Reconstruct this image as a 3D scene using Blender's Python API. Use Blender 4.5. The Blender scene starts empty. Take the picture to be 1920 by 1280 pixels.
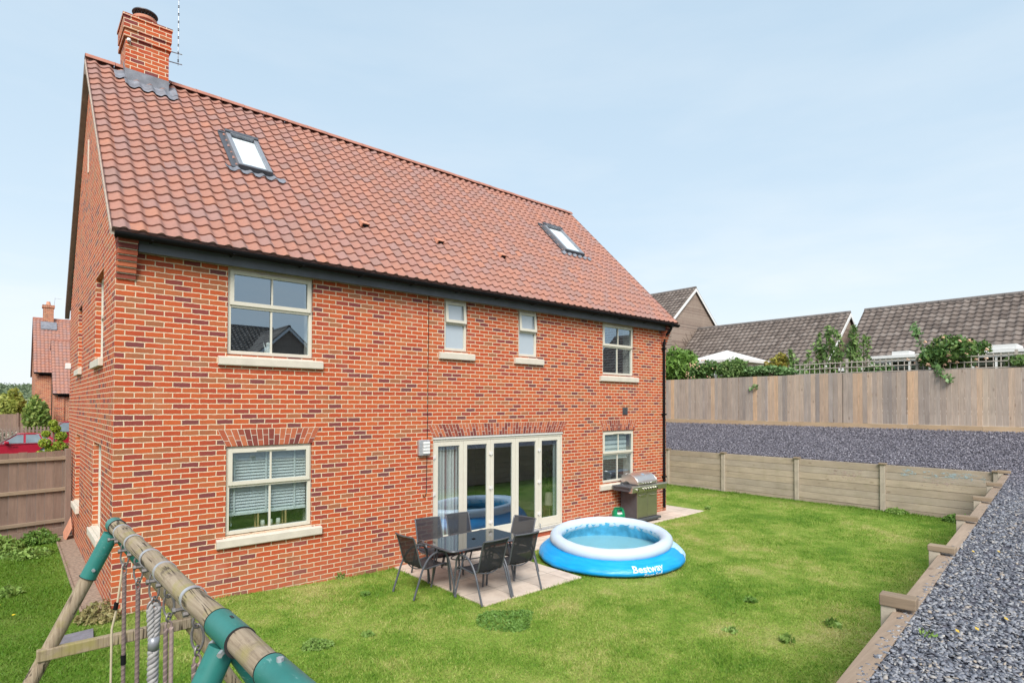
import bpy, math, random
import numpy as np
from mathutils import Vector, Matrix
random.seed(7); RNG = np.random.default_rng(7)
S = bpy.context.scene
COL = S.collection
R = math.radians

# ------------------------------------------------------------------ camera
CAM = Vector((-1.0128, -9.0720, 2.7694))
yaw, pit, rol = 0.72003, 0.01683, 0.00213
cam_d = bpy.data.cameras.new('camera'); cam = bpy.data.objects.new('camera', cam_d); COL.objects.link(cam)
F = Vector((math.sin(yaw)*math.cos(pit), math.cos(yaw)*math.cos(pit), math.sin(pit)))
R0 = Vector((math.cos(yaw), -math.sin(yaw), 0)); U0 = R0.cross(F)
RX = R0*math.cos(rol) + U0*math.sin(rol); UX = -R0*math.sin(rol) + U0*math.cos(rol)
M = Matrix((RX, UX, -F)).transposed().to_4x4(); M.translation = CAM
cam.matrix_world = M
cam_d.sensor_fit = 'HORIZONTAL'; cam_d.sensor_width = 36; cam_d.lens = 1071.5/1920*36
cam_d.shift_y = 100.5/1920; cam_d.clip_start = .05; cam_d.clip_end = 3000
S.camera = cam

# ------------------------------------------------------------------ sky, sun, exposure
SUN_EL, SUN_AZ = 44, 217            # azimuth clockwise from +y
W = bpy.data.worlds.new("World"); S.world = W; W.use_nodes = True
wn, wl = W.node_tree.nodes, W.node_tree.links
for n in list(wn): wn.remove(n)
wo = wn.new('ShaderNodeOutputWorld'); bg = wn.new('ShaderNodeBackground')
sky = wn.new('ShaderNodeTexSky'); sky.sky_type = 'NISHITA'; sky.sun_disc = False
sky.sun_elevation = R(SUN_EL); sky.sun_rotation = R(SUN_AZ); sky.air_density = 1.0; sky.dust_density = 1.5; sky.ozone_density = 1.0
tc = wn.new('ShaderNodeTexCoord'); sx = wn.new('ShaderNodeSeparateXYZ')
wl.new(tc.outputs['Generated'], sx.inputs[0])
mp = wn.new('ShaderNodeMapping'); mp.inputs['Scale'].default_value = (1.6, 1.6, 7.0)
wl.new(tc.outputs['Generated'], mp.inputs[0])
ns = wn.new('ShaderNodeTexNoise'); ns.inputs['Scale'].default_value = 1.7; ns.inputs['Detail'].default_value = 6; ns.inputs['Roughness'].default_value = .55
wl.new(mp.outputs[0], ns.inputs[0])
rm = wn.new('ShaderNodeValToRGB')               # thin cloud cover
rm.color_ramp.elements[0].position = .40; rm.color_ramp.elements[0].color = (0, 0, 0, 1)
rm.color_ramp.elements[1].position = .72; rm.color_ramp.elements[1].color = (1, 1, 1, 1)
wl.new(ns.outputs[0], rm.inputs[0])
el = wn.new('ShaderNodeValToRGB')               # pale veil thickening towards the horizon
e = el.color_ramp.elements; e[0].position = 0; e[0].color = (.97, .97, .97, 1); e[1].position = 1; e[1].color = (.7, .7, .7, 1)
q = e.new(.12); q.color = (.92, .92, .92, 1); q = e.new(.35); q.color = (.82, .82, .82, 1)
wl.new(sx.outputs[2], el.inputs[0])
veilc = wn.new('ShaderNodeValToRGB')            # the veil itself: white low down, pale blue high up
e = veilc.color_ramp.elements; e[0].position = 0; e[0].color = (5.6, 5.9, 6.1, 1); e[1].position = 1; e[1].color = (3.2, 4.5, 5.7, 1)
q = e.new(.10); q.color = (5.2, 5.8, 6.2, 1); q = e.new(.26); q.color = (4.25, 5.2, 5.95, 1); q = e.new(.55); q.color = (3.75, 4.87, 5.8, 1)
wl.new(sx.outputs[2], veilc.inputs[0])
m1 = wn.new('ShaderNodeMixRGB'); wl.new(el.outputs[0], m1.inputs[0]); wl.new(sky.outputs[0], m1.inputs[1]); wl.new(veilc.outputs[0], m1.inputs[2])
m2 = wn.new('ShaderNodeMixRGB'); m2.inputs[2].default_value = (5.7, 5.95, 6.1, 1)
mf = wn.new('ShaderNodeMath'); mf.operation = 'MULTIPLY'; mf.inputs[1].default_value = .8
bandr = wn.new('ShaderNodeValToRGB'); e = bandr.color_ramp.elements      # most cloud lies low, above the roofs
e[0].position = .02; e[0].color = (.3, .3, .3, 1); e[1].position = .6; e[1].color = (.12, .12, .12, 1)
q = e.new(.14); q.color = (1, 1, 1, 1); q = e.new(.30); q.color = (.3, .3, .3, 1)
wl.new(sx.outputs[2], bandr.inputs[0])
mb_ = wn.new('ShaderNodeMath'); mb_.operation = 'MULTIPLY'; wl.new(rm.outputs[0], mb_.inputs[0]); wl.new(bandr.outputs[0], mb_.inputs[1])
wl.new(mb_.outputs[0], mf.inputs[0]); wl.new(mf.outputs[0], m2.inputs[0]); wl.new(m1.outputs[0], m2.inputs[1])
wl.new(m2.outputs[0], bg.inputs[0]); bg.inputs[1].default_value = .08
wl.new(bg.outputs[0], wo.inputs[0])
sd = bpy.data.lights.new('sun', 'SUN'); sd.energy = 2.3; sd.angle = R(30); sd.color = (1, .95, .88)
sun = bpy.data.objects.new('sun', sd); COL.objects.link(sun)
az, sl = R(SUN_AZ), R(SUN_EL)
sv = Vector((math.sin(az)*math.cos(sl), math.cos(az)*math.cos(sl), math.sin(sl)))
sun.rotation_euler = sv.to_track_quat('Z', 'Y').to_euler(); sun.location = (0, -20, 30)
S.view_settings.view_transform = 'Standard'; S.view_settings.look = 'None'; S.view_settings.gamma = 1
S.view_settings.exposure = 1.1
S.render.engine = 'CYCLES'
S.cycles.max_bounces = 8; S.cycles.transparent_max_bounces = 16

# ------------------------------------------------------------------ node helpers
class NT:
    def __init__(s, name):
        s.m = bpy.data.materials.new(name); s.m.use_nodes = True
        s.t = s.m.node_tree; s.n = s.t.nodes; s.l = s.t.links
        for x in list(s.n): s.n.remove(x)
        s.out = s.n.new('ShaderNodeOutputMaterial')
    def new(s, t, **kw):
        x = s.n.new(t)
        for k, v in kw.items(): setattr(x, k, v)
        return x
    def set(s, sock, v):
        if hasattr(v, 'is_linked') or isinstance(v, bpy.types.NodeSocket): s.l.new(v, sock)
        else: sock.default_value = v
    def math(s, op, a, b=None, c=None, clamp=False):
        x = s.n.new('ShaderNodeMath'); x.operation = op; x.use_clamp = clamp
        s.set(x.inputs[0], a)
        if b is not None: s.set(x.inputs[1], b)
        if c is not None: s.set(x.inputs[2], c)
        return x.outputs[0]
    def mix(s, f, a, b, mode='MIX'):
        x = s.n.new('ShaderNodeMixRGB'); x.blend_type = mode
        s.set(x.inputs[0], f); s.set(x.inputs[1], a); s.set(x.inputs[2], b)
        return x.outputs[0]
    def ramp(s, f, stops, interp='LINEAR'):
        x = s.n.new('ShaderNodeValToRGB'); x.color_ramp.interpolation = interp
        e = x.color_ramp.elements
        e[0].position = stops[0][0]; e[0].color = (*stops[0][1], 1)
        e[1].position = stops[-1][0]; e[1].color = (*stops[-1][1], 1)
        for p, c in stops[1:-1]:
            k = e.new(p); k.color = (*c, 1)
        s.set(x.inputs[0], f); return x.outputs[0]
    def obj(s):
        return s.n.new('ShaderNodeTexCoord').outputs['Object']
    def mapping(s, v, scale=(1, 1, 1), loc=(0, 0, 0)):
        x = s.n.new('ShaderNodeMapping'); x.inputs['Scale'].default_value = scale; x.inputs['Location'].default_value = loc
        s.l.new(v, x.inputs[0]); return x.outputs[0]
    def noise(s, v=None, scale=5, detail=4, rough=.55, out=0, dist=0):
        x = s.n.new('ShaderNodeTexNoise'); x.inputs['Scale'].default_value = scale
        x.inputs['Detail'].default_value = detail; x.inputs['Roughness'].default_value = rough; x.inputs['Distortion'].default_value = dist
        if v is not None: s.l.new(v, x.inputs[0])
        return x.outputs[out]
    def island(s):
        return s.n.new('ShaderNodeNewGeometry').outputs['Random Per Island']
    def bump(s, h, strength=.3, dist=.01):
        x = s.n.new('ShaderNodeBump'); x.inputs['Strength'].default_value = strength; x.inputs['Distance'].default_value = dist
        s.set(x.inputs['Height'], h); return x.outputs[0]
    def bsdf(s, col, rough=.6, metal=0, normal=None, spec=.5, **kw):
        x = s.n.new('ShaderNodeBsdfPrincipled')
        s.set(x.inputs['Base Color'], (*col, 1) if isinstance(col, tuple) and len(col) == 3 else col)
        s.set(x.inputs['Roughness'], rough); s.set(x.inputs['Metallic'], metal)
        x.inputs['Specular IOR Level'].default_value = spec
        if normal is not None: s.l.new(normal, x.inputs['Normal'])
        for k, v in kw.items(): s.set(x.inputs[k], v)
        s.l.new(x.outputs[0], s.out.inputs[0]); return x

MAT = {}
def simple(name, col, rough=.6, metal=0, var=.12, scale=9, bump=.0, spec=.5, bscale=60):
    t = NT(name); o = t.obj()
    n = t.noise(o, scale, 5)
    c0 = tuple(max(0, c*(1-var)) for c in col); c1 = tuple(min(1, c*(1+var)) for c in col)
    c = t.ramp(n, [(.3, c0), (.7, c1)])
    nm = t.bump(t.noise(o, bscale, 4), bump, .004) if bump else None
    t.bsdf(c, rough, metal, nm, spec); MAT[name] = t.m; return t.m

def brick_mat(name, w=.225, h=.075, cols=None, mort=(.70, .54, .38), dark=.24):
    t = NT(name); o = t.obj()
    wz = t.noise(o, 11, 3, .6, out=1)
    wv = t.n.new('ShaderNodeVectorMath'); wv.operation = 'SUBTRACT'; t.l.new(wz, wv.inputs[0]); wv.inputs[1].default_value = (.5, .5, .5)
    ws = t.n.new('ShaderNodeVectorMath'); ws.operation = 'SCALE'; t.l.new(wv.outputs[0], ws.inputs[0]); ws.inputs[3].default_value = .019
    wa = t.n.new('ShaderNodeVectorMath'); wa.operation = 'ADD'; t.l.new(o, wa.inputs[0]); t.l.new(ws.outputs[0], wa.inputs[1])
    sp = t.new('ShaderNodeSeparateXYZ'); t.l.new(wa.outputs[0], sp.inputs[0])
    g = t.new('ShaderNodeNewGeometry'); gs = t.new('ShaderNodeSeparateXYZ'); t.l.new(g.outputs['True Normal'], gs.inputs[0])
    side = t.math('GREATER_THAN', t.math('ABSOLUTE', gs.outputs[0]), .6)
    u = t.math('ADD', t.math('MULTIPLY', sp.outputs[0], t.math('SUBTRACT', 1, side)), t.math('MULTIPLY', t.math('ADD', sp.outputs[1], .1125), side))
    v = t.math('DIVIDE', sp.outputs[2], h); row = t.math('FLOOR', v)
    fu = t.math('ADD', t.math('DIVIDE', u, w), t.math('MULTIPLY', t.math('MODULO', t.math('ABSOLUTE', row), 2), .5))
    bu = t.math('FLOOR', fu)
    fx = t.math('FRACT', fu); fy = t.math('FRACT', v)
    ex = t.math('MULTIPLY', t.math('MINIMUM', fx, t.math('SUBTRACT', 1, fx)), w)
    ey = t.math('MULTIPLY', t.math('MINIMUM', fy, t.math('SUBTRACT', 1, fy)), h)
    ed = t.math('MINIMUM', ex, ey)
    mask = t.new('ShaderNodeMapRange'); mask.interpolation_type = 'SMOOTHSTEP'
    mask.inputs['From Min'].default_value = .0052; mask.inputs['From Max'].default_value = .0084
    t.l.new(ed, mask.inputs['Value']); mk = mask.outputs[0]
    cb = t.new('ShaderNodeCombineXYZ'); t.l.new(bu, cb.inputs[0]); t.l.new(row, cb.inputs[1]); t.l.new(side, cb.inputs[2])
    wn_ = t.new('ShaderNodeTexWhiteNoise', noise_dimensions='3D'); t.l.new(cb.outputs[0], wn_.inputs[0])
    # dark bricks come in loose drifts
    big = t.noise(o, .7, 2)
    r1 = t.math('ADD', wn_.outputs[0], t.math('MULTIPLY', t.math('SUBTRACT', big, .5), .35))
    c = t.ramp(r1, cols or [(0, (.175, .056, .053)), (.06, (.21, .048, .045)), (.13, (.29, .055, .038)), (.21, (.41, .070, .029)),
                    (.5, (.46, .082, .028)), (.74, (.49, .105, .034)), (.87, (.40, .112, .046)), (.94, (.31, .115, .056)), (1, (.47, .125, .046))])
    hs = t.new('ShaderNodeHueSaturation'); t.l.new(c, hs.inputs['Color'])
    t.l.new(t.math('ADD', .8, t.math('MULTIPLY', t.noise(o, 26, 5, .65), .4)), hs.inputs['Value'])
    mo = t.ramp(t.noise(o, 30, 5), [(.3, tuple(x*.82 for x in mort)), (.7, tuple(min(1, x*1.1) for x in mort))])
    col = t.mix(mk, mo, hs.outputs[0])
    osp = t.new('ShaderNodeSeparateXYZ'); t.l.new(o, osp.inputs[0])
    base = t.new('ShaderNodeMapRange'); base.inputs['From Min'].default_value = .55; base.inputs['From Max'].default_value = -.1; t.l.new(osp.outputs[2], base.inputs['Value'])
    splash = t.math('MULTIPLY', base.outputs[0], t.ramp(t.noise(o, 3.5, 5, .65), [(.3, (.1, .1, .1)), (.7, (1, 1, 1))]))
    col = t.mix(t.math('MULTIPLY', splash, .45), col, (.36, .21, .15, 1))          # soil splash on the lowest courses
    bloom = t.ramp(t.noise(t.mapping(o, (1, 1, .6)), 1.3, 6, .7), [(.56, (0, 0, 0)), (.75, (1, 1, 1))])
    col = t.mix(t.math('MULTIPLY', bloom, .16), col, (.62, .45, .36, 1))           # faint lime bloom
    streak = t.ramp(t.noise(t.mapping(o, (5, 5, .35)), 1.6, 5, .7), [(.56, (0, 0, 0)), (.72, (1, 1, 1))])
    col = t.mix(t.math('MULTIPLY', streak, .22), col, (.16, .06, .045, 1))         # rain streaks
    hgt = t.math('ADD', t.math('MULTIPLY', mk, 1.0), t.math('MULTIPLY', t.noise(o, 70, 4), .5))
    t.bsdf(col, .86, 0, t.bump(hgt, .7, .006), .25); MAT[name] = t.m; return t.m

def tile_mat(name, stops, lichen=True):
    t = NT(name); uv = t.new('ShaderNodeUVMap').outputs[0]; o = t.obj()
    sp = t.new('ShaderNodeSeparateXYZ'); t.l.new(uv, sp.inputs[0])
    cb = t.new('ShaderNodeCombineXYZ'); t.l.new(t.math('FLOOR', sp.outputs[0]), cb.inputs[0]); t.l.new(t.math('FLOOR', sp.outputs[1]), cb.inputs[1])
    w = t.new('ShaderNodeTexWhiteNoise', noise_dimensions='2D'); t.l.new(cb.outputs[0], w.inputs[0])
    c = t.ramp(w.outputs[0], stops)
    c = t.mix(t.math('MULTIPLY', t.math('SUBTRACT', t.noise(o, 4.5, 5, .65), .3, clamp=True), 1.0), c, (.24, .145, .125, 1) if lichen else (.085, .07, .063, 1))
    hs = t.new('ShaderNodeHueSaturation'); t.l.new(c, hs.inputs['Color'])
    t.l.new(t.math('ADD', .78, t.math('MULTIPLY', t.noise(o, 20, 5, .7), .44)), hs.inputs['Value'])
    c = hs.outputs[0]
    if lichen:
        sp_ = t.ramp(t.noise(o, 13, 3), [(.70, (0, 0, 0)), (.74, (1, 1, 1))])
        near = t.new('ShaderNodeVectorMath', operation='DISTANCE'); t.l.new(o, near.inputs[0]); near.inputs[1].default_value = (1.4, 3.2, 8.4)
        nf = t.new('ShaderNodeMapRange'); nf.inputs['From Min'].default_value = .3; nf.inputs['From Max'].default_value = 1.2
        nf.inputs['To Min'].default_value = 1; nf.inputs['To Max'].default_value = 0; t.l.new(near.outputs['Value'], nf.inputs['Value'])
        c = t.mix(t.math('MULTIPLY', t.math('MULTIPLY', sp_, nf.outputs[0]), .5), c, (.7, .6, .55, 1))
    t.bsdf(c, .78, 0, t.bump(t.noise(o, 60, 4), .25, .004), .35); MAT[name] = t.m; return t.m

def wood_mat(name, stops, axis=2, knots=True, rough=.85, scale=1.0, green=0):
    t = NT(name); o = t.obj()
    isl = t.math('FRACT', t.math('ADD', t.island(), t.math('MULTIPLY', t.n.new('ShaderNodeObjectInfo').outputs['Random'], 7.31)))
    st = [14*scale, 14*scale, 14*scale]; st[axis] = 1.1*scale
    off = t.n.new('ShaderNodeVectorMath'); off.operation = 'ADD'
    cb = t.new('ShaderNodeCombineXYZ'); k = t.math('MULTIPLY', isl, 37)
    for i in range(3): t.l.new(k, cb.inputs[i])
    t.l.new(o, off.inputs[0]); t.l.new(cb.outputs[0], off.inputs[1])
    v = t.mapping(off.outputs[0], tuple(st))
    grain = t.noise(v, 2.2, 6, .65, dist=.6)
    c = t.ramp(isl, stops)
    c = t.mix(t.math('MULTIPLY', t.math('SUBTRACT', grain, .35, clamp=True), 1.1), c, tuple(x*.5 for x in stops[0][1])+(1,))
    blot = t.noise(off.outputs[0], 1.7, 4)
    hs = t.new('ShaderNodeHueSaturation'); t.l.new(c, hs.inputs['Color']); t.l.new(t.math('ADD', .75, t.math('MULTIPLY', blot, .5)), hs.inputs['Value'])
    c = hs.outputs[0]
    if knots:
        sk = [9.0, 9.0, 9.0]; sk[axis] = 4.0
        vo = t.new('ShaderNodeTexVoronoi'); vo.inputs['Scale'].default_value = .42*scale; t.l.new(t.mapping(off.outputs[0], tuple(sk)), vo.inputs[0])
        kn = t.ramp(vo.outputs['Distance'], [(.03, (1, 1, 1)), (.12, (0, 0, 0))])
        c = t.mix(t.math('MULTIPLY', kn, .5), c, (.1, .055, .035, 1))
    if green:
        gf = t.ramp(t.noise(o, 5, 4), [(.5, (0, 0, 0)), (.72, (1, 1, 1))])
        c = t.mix(t.math('MULTIPLY', gf, green), c, (.2, .19, .06, 1))
    t.bsdf(c, rough, 0, t.bump(grain, .4, .004), .25); MAT[name] = t.m; return t.m

def leaf_mat(name, stops, trans=.25, rough=.5):
    stops = [(p, tuple(min(.6, v*1.45) for v in c)) for p, c in stops]
    t = NT(name); isl = t.island(); o = t.obj()
    c = t.ramp(t.math('ADD', t.math('MULTIPLY', isl, .75), t.math('MULTIPLY', t.noise(o, 1.6, 3), .3)), stops)
    p = t.bsdf(c, rough, 0, None, .3)
    tr = t.new('ShaderNodeBsdfTranslucent'); t.l.new(c, tr.inputs[0])
    mx = t.new('ShaderNodeMixShader'); mx.inputs[0].default_value = trans
    t.l.new(p.outputs[0], mx.inputs[1]); t.l.new(tr.outputs[0], mx.inputs[2]); t.l.new(mx.outputs[0], t.out.inputs[0])
    MAT[name] = t.m; return t.m

def glass_mat(name, tint=(.9, .94, .94), ior=3.7, rough=0.0):
    t = NT(name)
    tr = t.new('ShaderNodeBsdfTransparent'); tr.inputs[0].default_value = (*tint, 1)
    gl = t.new('ShaderNodeBsdfGlossy'); gl.inputs['Roughness'].default_value = rough; gl.inputs[0].default_value = (.70, .86, 1, 1)
    fr = t.new('ShaderNodeFresnel'); fr.inputs[0].default_value = ior
    g_ = t.new('ShaderNodeNewGeometry'); mx = t.new('ShaderNodeMixShader'); t.l.new(t.math('MULTIPLY', fr.outputs[0], t.math('SUBTRACT', 1, g_.outputs['Backfacing'])), mx.inputs[0]); t.l.new(tr.outputs[0], mx.inputs[1]); t.l.new(gl.outputs[0], mx.inputs[2])
    t.l.new(mx.outputs[0], t.out.inputs[0]); MAT[name] = t.m; return t.m

# ------------------------------------------------------------------ materials
brick_mat('brick')
brick_mat('far_brick', cols=[(0, (.2, .06, .04)), (.3, (.36, .09, .05)), (.7, (.44, .13, .06)), (1, (.4, .16, .08))])
brick_mat('buff_brick', cols=[(0, (.17, .125, .105)), (.4, (.25, .185, .15)), (1, (.31, .24, .195))], mort=(.36, .29, .24))
tile_mat('clay_tile', [(0, (.30, .175, .148)), (.2, (.36, .168, .120)), (.45, (.39, .18, .128)), (.7, (.345, .172, .138)), (.88, (.315, .185, .162)), (1, (.415, .18, .115))])
tile_mat('concrete_tile', [(0, (.105, .082, .070)), (.35, (.16, .127, .108)), (.7, (.185, .148, .127)), (1, (.22, .183, .16))], False)
simple('ridge_clay', (.36, .15, .105), .8, var=.2, scale=5)
simple('verge_mortar', (.40, .335, .28), .9, var=.2, scale=14)
simple('dark_ridge', (.15, .13, .12), .85, var=.3, scale=3)
simple('mortar', (.62, .54, .45), .9, var=.15, scale=20)
simple('cream_paint', (.62, .575, .485), .42, var=.03)
simple('white_paint', (.72, .72, .71), .45, var=.03)
simple('stone_sill', (.58, .52, .44), .8, var=.07, scale=6, bump=.1)
simple('black_plastic', (.008, .008, .009), .75, var=.15, spec=.12)
simple('dark_fascia', (.095, .102, .125), .55, var=.2, scale=3)
simple('lead', (.19, .197, .225), .5, var=.28, scale=7, bump=.1)
simple('grey_metal', (.27, .28, .305), .4, .3, var=.1)
simple('steel', (.62, .6, .57), .3, .9, var=.1)
simple('galvanised', (.5, .5, .52), .45, .6, var=.2, scale=30)
simple('rusty_steel', (.20, .185, .18), .5, .5, var=.3, scale=50)
simple('chrome', (.8, .8, .8), .12, 1.0, var=.02)
simple('brushed_steel', (.42, .40, .31), .36, .85, var=.08, scale=3)
simple('lid_steel', (.66, .6, .56), .3, .85, var=.1, scale=3)
simple('charcoal_metal', (.085, .088, .1), .42, .2, var=.12)
simple('chair_tube', (.1, .105, .12), .4, .3, var=.1)
simple('plaster', (.5, .46, .42), .9, var=.05)
simple('room_floor', (.14, .1, .07), .4, var=.2)
simple('blind_white', (.84, .87, .86), .6, var=.03)
simple('blind_sheer', (.3, .34, .34), .8, var=.05)
simple('terracotta', (.56, .25, .16), .8, var=.15)
simple('soffit_brown', (.2, .155, .13), .8, var=.15)
simple('soil', (.27, .2, .15), .95, var=.35, scale=20, bump=.8, bscale=25)
simple('gas_green', (.0, .22, .09), .35, var=.08)
simple('gas_label', (.6, .6, .58), .5, var=.2, scale=40)
simple('pine', (.55, .36, .17), .55, var=.12)
simple('candle_wax', (.82, .8, .74), .5, var=.03)
simple('lamp_shade', (.62, .5, .42), .8, var=.05)
simple('rubber', (.02, .02, .02), .8, var=.1)
simple('car_red', (.34, .012, .03), .22, .1, var=.05)
simple('car_glass', (.2, .24, .26), .08, .2, var=.2, scale=2)
simple('headlamp', (.7, .72, .74), .15, .3, var=.05)
simple('cord_tan', (.46, .39, .27), .9, var=.15)
simple('render_pale', (.66, .63, .6), .8, var=.06)
simple('grid_plastic', (.17, .16, .18), .7, var=.2, scale=14, bump=.5)
simple('concrete_post', (.42, .36, .29), .85, var=.14, scale=9, bump=.3)
simple('bark', (.14, .1, .075), .9, var=.3, scale=12, bump=.6)
simple('tarmac', (.075, .072, .07), .9, var=.2)
simple('petal_apricot', (.8, .52, .36), .6, var=.2, scale=30)
simple('petal_white', (.82, .8, .72), .6, var=.05)
simple('petal_yellow', (.8, .6, .03), .6, var=.1)
simple('dry_leaf', (.55, .38, .06), .7, var=.2)
glass_mat('glass'); 
glass_mat('skylight_glass', (.97, .98, .98), 2.0)
glass_mat('conservatory_glass', (.7, .76, .78), 1.7)
wood_mat('fence_wood', [(0, (.33, .285, .26)), (.2, (.54, .42, .33)), (.4, (.44, .37, .32)), (.6, (.58, .45, .35)), (.75, (.68, .44, .26)), (.85, (.42, .36, .325)), (1, (.60, .48, .37))], 2)
wood_mat('gravel_board', [(0, (.46, .33, .21)), (1, (.52, .38, .25))], 1)
wood_mat('old_fence', [(0, (.225, .16, .13)), (.5, (.30, .21, .165)), (1, (.25, .18, .15))], 2)
wood_mat('old_rail', [(0, (.3, .23, .17)), (1, (.36, .27, .19))], 0, False)
wood_mat('sleeper', [(0, (.38, .31, .24)), (.3, (.50, .41, .31)), (.65, (.42, .355, .285)), (1, (.47, .395, .32))], 1, True, green=.15)
wood_mat('sleeper_top', [(0, (.3, .22, .16)), (1, (.36, .27, .2))], 0, True)
wood_mat('cap_wood', [(0, (.25, .185, .13)), (1, (.33, .25, .175))], 1, True)
wood_mat('pole_wood', [(0, (.31, .24, .16)), (1, (.36, .28, .19))], 1, True, green=.5, scale=1.6)
wood_mat('leg_wood', [(0, (.28, .22, .15)), (1, (.34, .27, .18))], 2, True, green=.45, scale=1.6)
wood_mat('trellis_wood', [(0, (.40, .36, .32)), (1, (.48, .44, .38))], 2, False)
leaf_mat('conifer_leaf', [(0, (.05, .1, .02)), (.5, (.1, .19, .035)), (1, (.17, .27, .06))])
leaf_mat('rose_leaf', [(0, (.03, .07, .02)), (.5, (.07, .14, .035)), (.85, (.12, .18, .05)), (1, (.2, .13, .05))])
leaf_mat('ivy_leaf', [(0, (.05, .1, .03)), (.5, (.11, .2, .07)), (1, (.22, .32, .15))])
leaf_mat('yellow_leaf', [(0, (.13, .15, .03)), (.6, (.26, .24, .05)), (1, (.36, .22, .05))])
leaf_mat('shrub_leaf', [(0, (.06, .115, .035)), (.5, (.12, .2, .06)), (1, (.22, .3, .11))], .35)
leaf_mat('topiary_leaf', [(0, (.09, .14, .015)), (.5, (.2, .27, .03)), (1, (.33, .38, .05))])
leaf_mat('hedge_leaf', [(0, (.08, .14, .03)), (.5, (.15, .22, .05)), (1, (.27, .30, .08))], .35)
leaf_mat('tree_leaf', [(0, (.13, .17, .03)), (.5, (.23, .26, .06)), (1, (.33, .34, .09))], .35)
leaf_mat('weed_leaf', [(0, (.085, .15, .03)), (.5, (.145, .235, .05)), (1, (.23, .32, .10))])
leaf_mat('clover_leaf', [(0, (.06, .13, .022)), (.5, (.10, .185, .035)), (1, (.15, .25, .06))])
leaf_mat('dry_weed_leaf', [(0, (.12, .13, .04)), (.5, (.22, .19, .08)), (1, (.3, .24, .12))])
leaf_mat('pale_grass', [(0, (.3, .28, .2)), (.5, (.42, .38, .3)), (1, (.5, .46, .38))])
leaf_mat('far_leaf', [(0, (.08, .11, .07)), (.5, (.12, .16, .09)), (1, (.17, .2, .12))])

def pole_mat(name, axis):
    t = NT(name); o = t.obj()
    sc = [30.]*3; sc[axis] = .9
    fine = t.noise(t.mapping(o, tuple(sc)), 3, 6, .7)
    s2 = [11.]*3; s2[axis] = .55
    crack = t.noise(t.mapping(o, tuple(s2), (3.1, 1.7, .4)), 2.4, 3, .5, dist=.4)
    ck = t.ramp(t.math('ABSOLUTE', t.math('SUBTRACT', crack, .5)), [(.010, (1, 1, 1)), (.032, (0, 0, 0))])
    gap = t.ramp(t.noise(o, 5.5, 2), [(.48, (0, 0, 0)), (.56, (1, 1, 1))])
    c = t.ramp(fine, [(.3, (.17, .125, .085)), (.5, (.30, .235, .165)), (.7, (.37, .30, .22))])
    c = t.mix(t.ramp(t.noise(o, 7, 4, .6), [(.5, (0, 0, 0)), (.68, (.75, .75, .75))]), c, (.27, .235, .075, 1))
    c = t.mix(t.ramp(t.noise(o, 9, 4, .7), [(.6, (0, 0, 0)), (.72, (.6, .6, .6))]), c, (.13, .095, .075, 1))
    k = t.math('MULTIPLY', ck, gap)
    c = t.mix(t.math('MULTIPLY', k, .85), c, (.03, .022, .016, 1))
    t.bsdf(c, .85, 0, t.bump(t.math('SUBTRACT', fine, t.math('MULTIPLY', k, 1.5)), .5, .004), .25); MAT[name] = t.m
pole_mat('pole_wood', 1); pole_mat('leg_wood', 2)

for nm_, a_, b_ in (('rope_brown', (.14, .095, .09), (.40, .30, .27)), ('rope_grey', (.25, .245, .25), (.46, .45, .44))):
    t = NT(nm_); t.bsdf(t.mix(t.math('MULTIPLY', t.noise(t.obj(), 90, 3), .5), t.ramp(t.island(), [(0, a_), (1, b_)]), (.1, .08, .07, 1)), .9); MAT[nm_] = t.m

t = NT('green_sleeve'); o = t.obj()
c = t.ramp(t.noise(o, 6, 4), [(.3, (.016, .14, .12)), (.7, (.03, .19, .165))])
sc_ = t.math('MULTIPLY', t.ramp(t.noise(t.mapping(o, (26, 7, 40)), 3, 5, .75), [(.58, (0, 0, 0)), (.68, (1, 1, 1))]), t.ramp(t.noise(o, 7, 2), [(.5, (0, 0, 0)), (.62, (1, 1, 1))]))
c = t.mix(t.math('MULTIPLY', sc_, .55), c, (.34, .46, .43, 1))                      # scuffs
c = t.mix(t.math('MULTIPLY', t.ramp(t.noise(o, 14, 5, .7), [(.58, (0, 0, 0)), (.72, (1, 1, 1))]), .35), c, (.02, .07, .055, 1))
t.bsdf(c, .42, 0, t.bump(t.noise(o, 50, 4), .08, .003)); MAT['green_sleeve'] = t.m

def grass_nodes(t, isl=None):
    o = t.obj()
    big = t.noise(o, .55, 4, .6); mid = t.noise(o, 2.6, 4, .6)
    f = t.math('ADD', t.math('MULTIPLY', big, .6), t.math('MULTIPLY', mid, .4))
    if isl is not None: f = t.math('ADD', f, t.math('MULTIPLY', t.math('SUBTRACT', isl, .5), .22))
    c = t.ramp(f, [(.37, (.10, .225, .020)), (.46, (.185, .315, .038)), (.55, (.295, .39, .074)), (.66, (.47, .45, .165))])
    # deeper green paints in the shade along the gable and the retaining wall
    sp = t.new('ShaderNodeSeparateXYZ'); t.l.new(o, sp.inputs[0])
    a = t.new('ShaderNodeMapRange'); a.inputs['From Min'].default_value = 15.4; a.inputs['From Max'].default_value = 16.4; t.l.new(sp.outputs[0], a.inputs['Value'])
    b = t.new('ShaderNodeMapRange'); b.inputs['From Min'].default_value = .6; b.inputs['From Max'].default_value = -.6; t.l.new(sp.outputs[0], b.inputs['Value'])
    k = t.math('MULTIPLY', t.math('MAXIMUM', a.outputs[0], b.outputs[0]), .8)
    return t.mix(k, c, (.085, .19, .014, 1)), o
t = NT('lawn_ground'); c, o = grass_nodes(t)
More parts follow.
